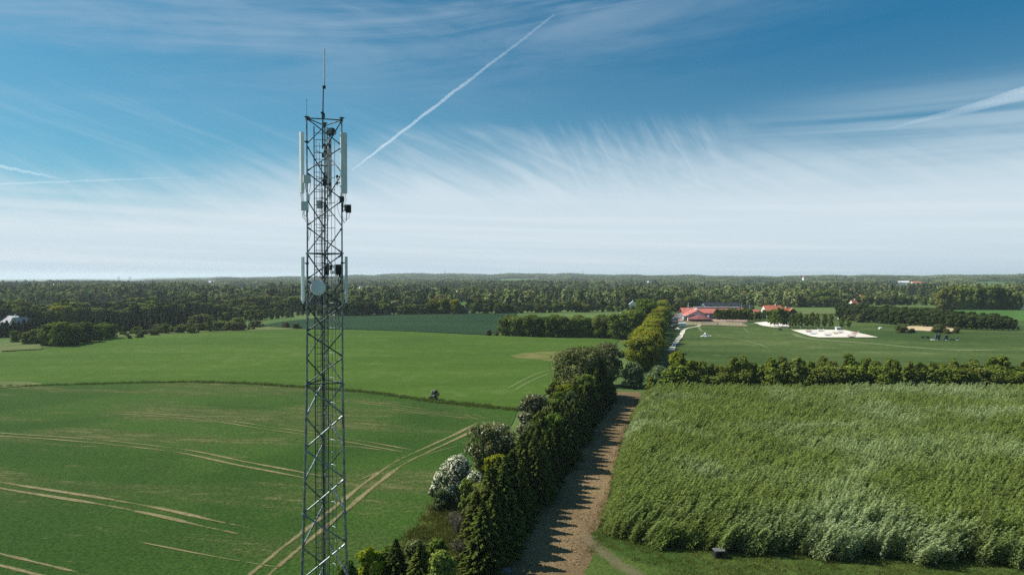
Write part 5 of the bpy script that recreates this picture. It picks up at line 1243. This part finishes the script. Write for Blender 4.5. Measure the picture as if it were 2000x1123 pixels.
for i, (t_, lat, h_, w_, mt) in enumerate(((14, 4.6, 4.6, 3.6, 'oak'), (24, 5.2, 5.4, 4.4, 'ygreen'), (33, 5.0, 4.8, 4.0, 'oak'), (43, 4.6, 5.8, 4.2, 'haw'), (52, 5.2, 6.0, 4.6, 'oak'), (61, 5.4, 5.2, 4.2, 'olive'), (70, 5.2, 6.4, 4.8, 'oak'), (78, 5.0, 6.8, 5.0, 'ygreen'), (88, 4.2, 7.2, 5.0, 'oak'), (38, .4, 8.6, 4.6, 'oak'), (57, .6, 9.0, 4.8, 'haw'), (75, .4, 9.4, 5.0, 'oak'))):
    p = HA + hd * t_ + hn * lat
    bush('hedge_bush', dict(w_=w_, h=h_, base=.2, shape='round' if i % 2 else 'tall', blobs=30, per=170, leaf=.22, seed=200 + i), M[mt], p.x, p.y, '%s leafy bush in the spruce belt%s' % (('first', 'second', 'third', 'fourth', 'fifth', 'sixth', 'seventh', 'eighth', 'ninth', 'nearest', 'middle', 'farthest')[i], ' on its field side from the near end' if i < 9 else ' crest, of three tall ones'), trunk=(h_, .6, .1, 4))
bare_bush(-5.3, 70.5, 2.9, 2.6, 1, 'lower of two leafless grey brown bushes left of the nearest spruce')
bare_bush(-6.3, 78.0, 2.9, 2.6, 2, 'upper of two leafless grey brown bushes, on the olive grass slope')
bush('budding_bush', dict(w_=3.4, h=4.6, base=.3, shape='tall', blobs=18, per=110, leaf=.2, seed=112), M['browntwig'], -3.4, 82, 'thin brown budding bush below the white hawthorn', trunk=(4.6, .5, .08, 3))
for (x, y, h, wf, lb) in ((-8.4, 61.5, 5.9, 1.1, 'dark spruce nearest the lower edge, right one of the pair'), (-10.8, 63.0, 5.6, 1.15, 'dark spruce by the lower edge, left one of the pair')):
    place('spruce', x, y, h, wf, 'spruce_tree', lb, 'spruce')
bush('leafy_bush', dict(w_=3.6, h=4.9, base=.2, shape='tall', blobs=22, per=160, leaf=.2, seed=113), M['ygreen'], -13.2, 62.5, 'yellow green leafy bush in the bottom corner beside the lattice mast', trunk=(4.9, .5, .08, 3))
bush('leafy_bush', dict(w_=3.0, h=3.9, base=.1, shape='dome', blobs=18, per=150, leaf=.2, seed=114), M['oak'], -15.2, 62.0, 'low dark green bush left of the yellow green one at the bottom')

for i, (x, y, h_, w_, mt, lb) in enumerate(((-7.2, 65.5, 4.6, 4.0, 'oak', 'dark round shrub between the pair of dark spruces and the bare bushes'), (-9.4, 66.8, 3.9, 3.6, 'olive', 'olive shrub behind the left one of the dark spruce pair'),
        (-6.4, 61.0, 5.2, 4.2, 'oak', 'dark leafy shrub at the bottom edge right of the dark spruce pair'), (-12.2, 66.5, 3.2, 3.2, 'oak', 'low shrub above the yellow green bush at the bottom'), (-5.6, 86.0, 4.2, 3.8, 'oak', 'green shrub tucked under the white hawthorn'),
        (-4.4, 75.0, 4.8, 3.4, 'olive', 'olive shrub left of the spruces, between the two bare bushes'), (-9.0, 86.5, 2.6, 3.0, 'haw', 'small shrub at the lower left foot of the white hawthorn'))):
    bush('leafy_shrub', dict(w_=w_, h=h_, base=.05, shape='dome' if i % 2 else 'tall', blobs=24, per=170, leaf=.2, seed=300 + i), M[mt], x, y, lb, trunk=(h_, .4, .08, 4))
# yellow green tree row running to the club house
n = 30
for i in range(n):
    f = i / (n - 1); y = 214 + 292 * f ** 1.15; x = 41 + (112 - 41) * (y - 214) / 292 + random.uniform(-1.2, 1.2)
    place('lime', x, y, random.uniform(10.4, 12.2), random.uniform(1.05, 1.25), 'row_tree', 'yellow green broadleaf tree in the long row leading to the red roofed club house', 'tree', 'yellow green trees in the row')
for (x, y, h, kd, lb) in ((50, 205, 7.5, 'ygreen', ''), ):
    bush('leafy_bush', dict(w_=6, h=7, base=.2, shape='round', blobs=30, per=150, leaf=.3, seed=115), M['ygreen'], x, y, 'bright yellow green bush at the foot of the tree row', trunk=(7, .8, .14, 5))
# birch hedge behind the willow plot
proto('birch_stem', [mk(dict(w_=3.6, h=9.6, base=4.6, shape='tall', blobs=18, per=110, leaf=.24, seed=s_, lean=(1.6, 0)), M['birch'], (9.6, 4.4, .15, 4, 5, M['birchbark'], .95)) for s_ in (151, 152)])
for row in (0, 1, 2):
    x = 41.0 + row
    while x < 152:
        kd = 'birch_stem' if row == 0 and random.random() < .25 else ('birch_bush' if row == 0 or random.random() < .35 else 'birch'); y = 167.4 + row * 2.3 + random.uniform(-.8, .8) - .02 * (x - 40)
        place(kd, x, y, random.uniform(5.2, 8.6) if kd == 'birch_bush' else random.uniform(7.4, 10.6) - (.6 if x > 90 else 0), random.uniform(1.0, 1.3), 'birch_tree',
          'slender birch in the hedge behind the willow plot', 'birch', 'birches in the hedge behind the willow plot', rz=random.uniform(-.3, .3) if kd == 'birch_stem' else None)
        x += random.uniform(2.2, 3.2)
for (px, h, lb) in ((1345, 8.8, 'small bright yellow green tree in the birch hedge, the left of two'), (1452, 9.0, 'bright yellow green tree rising from the birch hedge, the right of two')):
    bush('leafy_tree', dict(w_=3.6, h=h, base=1, shape='tall', blobs=20, per=120, leaf=.26, seed=int(px)), M['ygreen'], (px - 1000) / F * 169, 168, lb, 'tree', (h, 1.5, .1, 3))
# oak belt at the far edge of the bright field
for i, (px, py, top) in enumerate(((988, 655, 619), (1008, 656, 617), (1030, 657, 616), (1052, 657, 618), (1074, 658, 617), (1098, 658, 616), (1122, 658, 618), (1145, 658, 619), (1168, 659, 617), (1188, 659, 618),
                    (1000, 648, 613), (1040, 648, 613), (1085, 649, 613), (1130, 649, 614), (1175, 650, 613))):
    gplace('oak', px, py, top, random.uniform(.9, 1.05), name='oak_tree', label='broad oak in the belt at the far edge of the bright green field', group='oaks along the bright green field')
gplace('bush', 955, 655, 643, .8, name='field_bush', label='small dark bush at the left end of the oak belt', cat='bush', mat='oak')
gplace('bush', 970, 656, 645, .8, name='field_bush', label='olive bush between the oak belt and the small dark bush', cat='bush')
for (px, py, top, wf, lb) in ((1212, 662, 612, 1.0, 'dark green tree just right of the oak belt'), (1238, 655, 604, 1.05, 'tall fresh green tree left of the yellow green row'), (1262, 640, 583, .9, 'tallest green tree behind the left side of the yellow green row'),
                          (1290, 630, 589, 1.0, 'pale green tree beside the top of the yellow green row'), (1225, 640, 606, 1.0, 'green tree behind the gap right of the oak belt'), (1248, 670, 640, 1.3, 'low grey green tree beside the yellow green row')):
    gplace('oak', px, py, top, wf, name='field_tree', label=lb)
# belt beyond the blue green field
base = [(640, 617), (700, 617), (760, 615), (830, 614), (900, 613), (1000, 612), (1080, 610), (1260, 608)]
tops = [(640, 568), (690, 577), (730, 588), (790, 590), (850, 583), (900, 588), (930, 584), (990, 590), (1060, 590), (1130, 588), (1200, 592), (1260, 590)]
for row in (0, 1):
    px = 655.0
    while px < 1250:
        if not 905 < px < 914:
            kd = 'mixed' if random.random() < .8 else 'pine'
            gplace(kd, px, lerp_line(base, px) - row * 5, lerp_line(tops, px) + (6 if row == 0 else 0) + random.uniform(-3, 4), random.uniform(.9, 1.2), name='belt_tree', label='tree in the dense wood edge beyond the blue green field', group='wood edge beyond the blue green field')
        px += random.uniform(7.5, 13)
for px, top in ((845, 584), (868, 582), (888, 584)): gplace('lime', px, 613.5, top, 1.0, name='belt_tree', label='yellow tinted tree at the right end of the wood behind the blue green field', group='yellow tinted trees behind the blue green field')
# left wood: bushes and trees along the field, dark conifers, mixed trees behind
for i, (px, py, top) in enumerate(((72, 671, 642), (95, 675, 632), (118, 676, 628), (142, 673, 633), (165, 669, 629), (188, 665, 634), (212, 662, 631), (50, 672, 648), (28, 668, 645), (105, 668, 629), (150, 664, 630), (200, 658, 630))):
    gplace('mixed' if i % 3 == 1 else 'oak', px, py, top, random.uniform(.85, 1.15), name='copse_tree', label='bushy dark green tree in the copse at the left edge of the bright field', group='bushy trees in the left copse')
for (px, py, top, wf, kd, lb) in ((272, 660, 650, 1.4, 'bush', 'low pale olive mound of a bush at the edge of the bright field'), (322, 651, 631, .8, 'oak', 'round dark green tree among the bushes behind the bright field'),
        (348, 650, 636, 1.2, 'bush', 'olive bush right of the round dark green tree'), (375, 651, 638, 1.3, 'bush', 'brownish bush left of the bright green pointed tree'), (408, 647, 622, .6, 'ygreen', 'bright green pointed tree behind the bright field'),
        (455, 645, 627, 2.0, 'bush', 'big smooth rounded olive bush right of the pointed tree'), (430, 632, 620, .9, 'ygreen', 'light green bush behind the big smooth rounded one'), (300, 655, 643, 1.2, 'bush', 'low brown green bush beside the olive mound'),
        (395, 640, 612, 1.6, 'bush', 'wide olive tree behind the bright green pointed tree'), (558, 640, 628, 1.1, 'bush', 'small pale bush at the left of the pair by the mast'), (578, 642, 631, 1.2, 'bush', 'small pale bush at the right of the pair by the mast'), (252, 662, 654, 1.0, 'bush', 'tiny bush on the grass margin left of the olive mound')):
    if kd == 'ygreen':
        p = G(px, py); h = CH - (top - Y0) * p.y / F - p.z
        bush('leafy_tree', dict(w_=h * wf, h=h, base=.2, shape='cone' if wf < .8 else 'dome', blobs=26, per=80, leaf=.45, seed=px), M['oak'] if wf < .8 else M['ygreen'], p.x, p.y, lb, 'tree', (h, 1, .15, 4))
    else: gplace(kd, px, py, top, wf, name='edge_bush' if kd == 'bush' else 'edge_tree', label=lb, cat='bush' if kd == 'bush' else 'tree')
random.seed(12)
for i in range(46):
    px = 236 + i * 5.9 + random.uniform(-2, 2); e_ = lerp_line([(230, 661), (320, 654), (400, 650), (500, 646)], px) - random.uniform(2.5, 9)
    gplace('bush' if random.random() < .65 else 'oak', px, e_, e_ - random.uniform(5, 15) - (5 if 380 < px < 470 else 0), random.uniform(1.1, 1.6), name='margin_bush', label='bush in the loose scrub behind the bright field', cat='bush', group='scrub behind the bright field', mat=None)
base = [(-60, 664), (0, 662), (230, 650), (380, 637), (500, 628), (600, 618), (660, 614)]
tops = [(-60, 636), (0, 634), (120, 630), (230, 622), (300, 616), (380, 610), (460, 608), (520, 604), (560, 600), (620, 596), (660, 592)]
for row in (0, 1, 2):
    px = -50.0
    while px < 655:
        conif = (px < 430) or row == 0 and random.random() < .35
        if True:
            gplace('spruce_far' if conif else ('mixed' if random.random() < .7 else 'pine'), px, lerp_line(base, px) - 2 - row * 5.5, lerp_line(tops, px) + 6 - row * 7 + random.uniform(-3, 3), random.uniform(1.0, 1.25),
                   name='conifer' if conif else 'wood_tree', label='dark conifer in the plantation behind the bushes left of the mast' if conif else 'tree at the dark wood edge left of the mast', group='dark conifers left of the mast' if conif else 'dark wood edge left of the mast')
        px += random.uniform(8.5, 13)
tops = [(-60, 592), (0, 590), (50, 586), (90, 598), (120, 583), (160, 588), (210, 592), (260, 584), (330, 580), (400, 577), (470, 578), (500, 575), (570, 567), (650, 565)]
for row in (0, 1, 2):
    px = -55.0
    while px < 660:
        yy = lerp_line([(-60, 642), (230, 628), (420, 617), (660, 603)], px) - row * 7
        yel = (105 < px < 155 and row == 0) or (170 < px < 182 and row == 0)
        gplace('lime' if yel else ('mixed' if random.random() < .75 else 'pine'), px, yy, lerp_line(tops, px) + 14 - row * 7 + random.uniform(-4, 4), random.uniform(.9, 1.15),
               name='wood_tree', label='golden tinged tree in the wood behind the white roofed house' if yel else 'broadleaf tree in the mixed wood rising left of the mast', group='golden tinged trees in the left wood' if yel else 'mixed wood left of the mast')
        px += random.uniform(11, 16)
# pines right of the meadow
base = [(1640, 624), (1700, 630), (1740, 634), (1800, 638), (1880, 643), (1960, 646), (1992, 645)]
tops = [(1640, 594), (1700, 597), (1770, 600), (1830, 604), (1880, 610), (1930, 614), (1965, 618), (1992, 632)]
for row in (0, 1, 2):
    px = 1642.0
    while px < 1990:
        gplace('pine', px, lerp_line(base, px) - row * 4, lerp_line(tops, px) + 6 - row * 4 + random.uniform(-2, 3), random.uniform(.95, 1.2), name='pine_tree', label='dark pine in the wedge shaped plantation right of the riding arena', cat='pine', group='dark pines right of the meadow')
        px += random.uniform(7, 11)
for (px, py, top, wf, lb) in ((1762, 650, 632, 1.2, 'dark bush at the left end of the dry reed bed'), (1782, 650, 641, 1.2, 'small low bush in front of the dry reeds'), (1834, 650, 632, 1.3, 'big olive bush in the middle of the dry reed bed'), (1850, 652, 641, 1.1, 'low bush leaning against the big olive bush'), (1869, 651, 637, .8, 'narrow bush at the right end of the dry reed bed'),
                          (1912, 640, 622, .8, 'lighter green bush in front of the dark pines'), (1948, 641, 626, 1.2, 'grey green bush before the right end of the pines'), (1655, 626, 614, 1.2, 'pale bush at the left tip of the pine plantation'), (1680, 630, 612, .9, 'light bush standing before the left end of the pines')):
    gplace('bush', px, py, top, wf, name='reed_bed_bush' if 1755 < px < 1880 else 'edge_bush', label=lb, cat='bush')
# trees round the club house
for row in (0, 1):
    px = 1400.0 + row * 3
    while px < 1468:
        gplace('young', px, 628.5 - row * 4, 603.5 + random.uniform(-1, 2) - row * 1.5, .9, name='birch_tree', label='young birch in the clipped row right of the red roofed club house', cat='birch', group='young birches right of the club house'); px += random.uniform(5.5, 7)
for (px, py, top) in ((1476, 627, 608), (1484, 627, 607), (1492, 628, 609), (1468, 628, 610)):
    gplace('young', px, py, top, 1.1, name='birch_tree', label='low tree between the birch row and the orange roofed farm', group='low trees before the orange roofed farm')
for (px, py, top) in ((1484, 620, 607), (1492, 621, 604.5), (1500, 620, 606), (1509, 621, 604), (1518, 620, 605), (1528, 619, 606), (1540, 618, 607), (1551, 618, 606)):
    gplace('young', px, py, top, 1.2, name='garden_tree', label='garden tree hiding the walls of the orange roofed farm', group='garden trees before the orange roofed farm')
for (px, py, top) in ((1506, 638, 606), (1513, 639, 604), (1521, 640, 600), (1529, 640, 602), (1537, 640, 605), (1547, 641, 613), (1556, 641, 611), (1564, 642, 610), (1576, 641, 613), (1587, 641, 609), (1597, 642, 611), (1611, 641, 612), (1623, 642, 613), (1645, 642, 618), (1659, 642, 619)):
    gplace('birch', px, py, top, 1.15, name='birch_tree', label='airy birch standing along the near side of the riding arena yard', cat='birch', group='airy birches by the riding arena')
for px, top in ((1352, 600), (1363, 600), (1372, 596), (1387, 595), (1401, 595), (1412, 597), (1425, 594), (1440, 597), (1455, 594), (1470, 596)):
    gplace('cone', px, 612, top, 1.0, name='clipped_tree', label='clipped pointed tree between the club house and the dark roofed hall', group='clipped pointed trees behind the club house')
for px, top in ((1310, 597), (1320, 592), (1333, 590), (1345, 596), (1328, 598)):
    gplace('mixed', px, 609, top, 1.0, name='yard_tree', label='tree behind the flagpole beside the club house', group='trees behind the flagpole')
for row in range(3):
    px = 1320.0
    while px < 1650:
        yy = 600 - row * 4
        if not (1440 < px < 1560 and row == 0):
            gplace('mixed' if random.random() < .7 else 'oak', px, yy, 582 - row * 4 + random.uniform(-4, 5) - (6 if 1560 < px < 1640 else 0), random.uniform(.9, 1.1), name='village_tree', label='tree in the wood behind the club house and the orange roofed farm', group='wood behind the club house')
        px += random.uniform(11, 17)
for row in range(3):
    px = 1838.0
    while px < 1992:
        gplace('mixed', px, 605 - row * 2.5, lerp_line([(1838, 566), (1860, 559), (1950, 560), (1975, 566), (1992, 574)], px) + random.uniform(-2, 3), random.uniform(.55, .7), name='poplar_tree', label='tall brownish poplar in the big stand behind the far green field', cat='poplar', group='tall poplars behind the far green field')
        px += random.uniform(7, 10)
for row in range(2):
    px = 1650.0
    while px < 1840:
        gplace('mixed' if random.random() < .6 else 'pine', px, 596 - row * 5, 580 - row * 5 + random.uniform(-4, 4), 1.1, name='village_tree', label='tree among the scattered orange roofed houses behind the pines', group='trees among the orange roofed houses'); px += random.uniform(12, 18)

# ------------------------------------------------------------------ the far woods, uncountable
NOTREE = [wpoly([(a, b + (9 if b > sum(q[1] for q in p) / len(p) else -1)) for a, b in p]) for p in ([(1310, 556), (1500, 550), (1520, 556), (1400, 561)], [(880, 594), (920, 588), (935, 594), (920, 603), (890, 604)], [(735, 564), (765, 561), (770, 567), (740, 569)],
         [(1090, 573), (1180, 572), (1200, 576), (1100, 576)], [(770, 585), (830, 582), (860, 585), (775, 595)], [(350, 566), (470, 563), (500, 567), (420, 570)], [(460, 574), (510, 572), (505, 582), (470, 581)],
         [(1750, 588), (1800, 586), (1840, 592), (1760, 594)], [(1560, 607), (1650, 608), (1640, 614), (1570, 615)], [(1735, 552), (1800, 552), (1810, 555), (1740, 556)],
         [(1370, 604), (1480, 604), (1480, 598), (1370, 598)], [(700, 571), (735, 571), (735, 566), (700, 566)], [(855, 578), (900, 578), (900, 571), (855, 571)], [(395, 556), (430, 556), (430, 550), (395, 550)], [(1180, 560), (1290, 556), (1300, 560), (1190, 565)], [(600, 561), (690, 558), (690, 562), (610, 566)], [(1700, 566), (1820, 563), (1830, 566), (1710, 570)], [(1880, 552), (2000, 551), (2000, 554), (1890, 555)], [(150, 569), (260, 566), (270, 569), (160, 573)], [(960, 547), (1080, 545), (1080, 547), (970, 550)])]
NOTREE += CLR
def low_tree(seed, w_, h, blobs, per, leaf, shape='round'):
    V, Q, T, MI = crown(w_, h, .2, shape, blobs=blobs, per=per, leaf=leaf, seed=seed, fill=.15, elong=1.2); return mesh_quads('wood_tree_far', V, Q, M['woodfar'], T)
def grove(seed, n=16, W_=34):
    rg = np.random.default_rng(seed); parts = []
    for i in range(n):
        c = rg.uniform(-W_ / 2, W_ / 2, 2); V, Q, T, MI = crown(rg.uniform(8, 12), rg.uniform(8, 13), 0, 'round', blobs=7, per=9, leaf=2.3, seed=seed * 50 + i, fill=.1, elong=1.1)
        parts.append((V + np.array([c[0], c[1], 0]), Q, np.clip(T + rg.normal(0, .18), 0, 1)))
    return mesh_from(parts, 'grove', M['woodfar'])
pr = [low_tree(1, 10, 11, 18, 16, 1.3), low_tree(2, 9, 12, 18, 16, 1.3, 'tall'), low_tree(3, 11, 9.5, 18, 16, 1.4), low_tree(4, 6, 12, 14, 16, 1.1, 'cone'), grove(5), grove(6), grove(7)]
def clear(x, y):
    r = math.hypot(x, y)
    v = math.sin(x / 210 + 1.3 + math.sin(y / 330)) * math.sin(y / 260 + .4 * math.sin(x / 300)) + .35 * math.sin(x / 83 + y / 97)
    return v > (.55 if r < 1500 else .52)
rg = np.random.default_rng(21); pts = []; idx = []; scs = []
y = 505.0
while y < 7200:
    stp = 8.0 if y < 900 else (11 + (y - 900) / 60 if y < 1700 else 30 + (y - 1700) / 190)
    x = -(.80 * y + 60); X = .80 * y + 60
    while x < X:
        jx, jy = x + rg.uniform(-.45, .45) * stp, y + rg.uniform(-.45, .45) * stp
        px = 1000 + F * jx / jy
        y0 = float(np.interp(px, [-200, 300, 600, 700, 1250, 1300, 1340, 1640, 1660, 1835, 1838, 1995, 2000, 2400], [520, 540, 560, 560, 575, 590, 660, 660, 700, 700, 720, 720, 640, 640]))
        if jy > y0 and not clear(jx, jy) and not any(inside(pp, jx, jy) for pp in NOTREE):
            pts.append((jx, jy)); g = y >= 1700
            idx.append(rg.integers(4, 7) if g else rg.integers(0, 4)); s = rg.uniform(.62, 1.35)
            hs_ = stp / 30 if g else 1.0
            scs.append((s * hs_ * 1.05, s * hs_ * 1.05, s * (1 + (.1 if not g else 0))))
        x += stp
    y += stp
pts = np.array(pts); n = len(pts); print('far wood', n)
scatter('distant_wood', np.column_stack([pts, [hgt(a, b) - .3 for a, b in pts]]), np.column_stack([np.zeros(n), np.zeros(n), rg.uniform(0, 6.28, n)]), np.array(scs), idx, pr)

# ------------------------------------------------------------------ vapour trails, high above the scene
def vapour(name, A, B, prof, dens_, label, seed, n=150, jit=.12):
    rd = random.Random(seed); pts = []; rs = []
    def D(px, py, alt=9000.0):
        v = Vector(((px - 1000) / F, 1, -(py - Y0) / F)); return v * (alt / v.z)
    a, b = D(*A), D(*B)
    for i in range(n + 1):
        f = i / n; rs.append(float(np.interp(f, [0, .33, .66, 1], prof)) * rd.uniform(1 - jit, 1 + jit)); q = a.lerp(b, f); q.z += rd.uniform(-jit, jit) * rs[-1] * 1.4 + rs[-1] * (.25 * math.sin(i * .31) if jit > .05 else .12 * math.sin(i * .06)); pts.append(q)
    m = MB(); m.tube(pts, rs, 14); mt = bpy.data.materials.new(name); mt.use_nodes = True; t = NT(mt.node_tree); t.n.remove(t.n['Principled BSDF'])
    v = t.new('VolumePrincipled'); v.inputs['Color'].default_value = (1, 1, 1, 1); v.inputs['Density'].default_value = dens_; v.inputs['Anisotropy'].default_value = 0.1
    t.link(v.outputs[0], t.n['Material Output'].inputs['Volume'])
    o = m.build(name, mt); tag(o, label, 'contrail')
vapour('contrail', (688, 333), (1082, 32), (45, 95, 90, 40), .0007, 'long straight white contrail rising diagonally from the mast to the upper right', 1)
vapour('contrail', (1725, 254), (2060, 168), (40, 150, 280, 420), .0004, 'broad fuzzy contrail widening towards the right edge of the sky', 2, jit=.03)
vapour('contrail', (-60, 312), (135, 352), (170, 150, 110, 25), .0006, 'short faint contrail slanting down at the left edge of the sky', 3)
vapour('contrail', (-60, 362), (470, 342), (110, 110, 80, 20), .0005, 'faint nearly level contrail low in the sky left of the mast', 4)

# ------------------------------------------------------------------ haze
m = MB(); m.box(-9000, 9000, -3000, 15500, -60, 70)
hm = bpy.data.materials.new('haze'); hm.use_nodes = True; t = NT(hm.node_tree); t.n.remove(t.n['Principled BSDF'])
v = t.new('VolumePrincipled'); v.inputs['Color'].default_value = (.80, .90, 1.0, 1); v.inputs['Density'].default_value = 8e-5; v.inputs['Anisotropy'].default_value = .25
t.link(v.outputs[0], t.n['Material Output'].inputs['Volume'])
tag(m.build('haze', hm), 'thin bluish air haze over the distant woods', 'haze', kind='stuff')

# ------------------------------------------------------------------ labels that tell the members of a row apart
ORD = 'first second third fourth fifth sixth seventh eighth ninth tenth eleventh twelfth thirteenth fourteenth fifteenth sixteenth seventeenth eighteenth nineteenth'.split()
TENS = {2: 'twent', 3: 'thirt', 4: 'fort', 5: 'fift', 6: 'sixt', 7: 'sevent', 8: 'eight', 9: 'ninet'}
def ordinal(n):
    pre = ''
    if n >= 100: pre = 'hundred-and-'; n -= 100
    if n == 0: return 'hundredth'
    if n < 20: return pre + ORD[n - 1]
    t_, u = divmod(n, 10)
    return pre + (TENS[t_] + 'ieth' if u == 0 else TENS[t_] + 'y-' + ORD[u - 1])
SHORT = {'garden trees before the orange roofed farm': ('garden tree before the walls of the orange roofed farm', 'left'),
 'scrub behind the bright field': ('bush in the loose scrub behind the bright field', 'left'),
 'spruces in the shelterbelt': ('spruce of the shelterbelt beside the soil strip', 'near'),
 'yellow green trees in the row': ('yellow green tree of the long row', 'near'),
 'birches in the hedge behind the willow plot': ('birch in the hedge behind the willow plot', 'left'),
 'oaks along the bright green field': ('oak of the belt along the bright green field', 'left'),
 'wood edge beyond the blue green field': ('wood edge tree beyond the blue green field', 'left'),
 'yellow tinted trees behind the blue green field': ('yellow tinted tree behind the blue green field', 'left'),
 'bushy trees in the left copse': ('bushy tree in the left copse', 'left'),
 'dark conifers left of the mast': ('dark conifer left of the mast', 'left'),
 'dark wood edge left of the mast': ('dark wood edge tree left of the mast', 'left'),
 'golden tinged trees in the left wood': ('golden tinged tree in the left wood', 'left'),
 'mixed wood left of the mast': ('broadleaf wood tree left of the mast', 'left'),
 'dark pines right of the meadow': ('dark pine right of the arena', 'left'),
 'young birches right of the club house': ('young birch in the row right of the club house', 'left'),
 'low trees before the orange roofed farm': ('low tree before the orange roofed farm', 'left'),
 'airy birches by the riding arena': ('airy birch by the riding arena yard', 'left'),
 'clipped pointed trees behind the club house': ('pointed tree behind the club house', 'left'),
 'trees behind the flagpole': ('tree behind the flagpole', 'left'),
 'wood behind the club house': ('wood tree behind the club house', 'left'),
 'tall poplars behind the far green field': ('tall brownish poplar behind the far green field', 'left'),
 'trees among the orange roofed houses': ('tree among the small orange roofed houses', 'left')}
by = {}
for o in S.objects:
    if o.get('group') in SHORT and o.parent is None: by.setdefault(o['group'], []).append(o)
for g, L in by.items():
    d, side = SHORT[g]; L.sort(key=lambda o: o.location.y if side == 'near' else o.location.x / o.location.y)
    for i, o in enumerate(L): o['label'] = '%s %s from the %s' % (ordinal(i + 1), d, side) if side == 'left' else '%s %s from its near end' % (ordinal(i + 1), d)
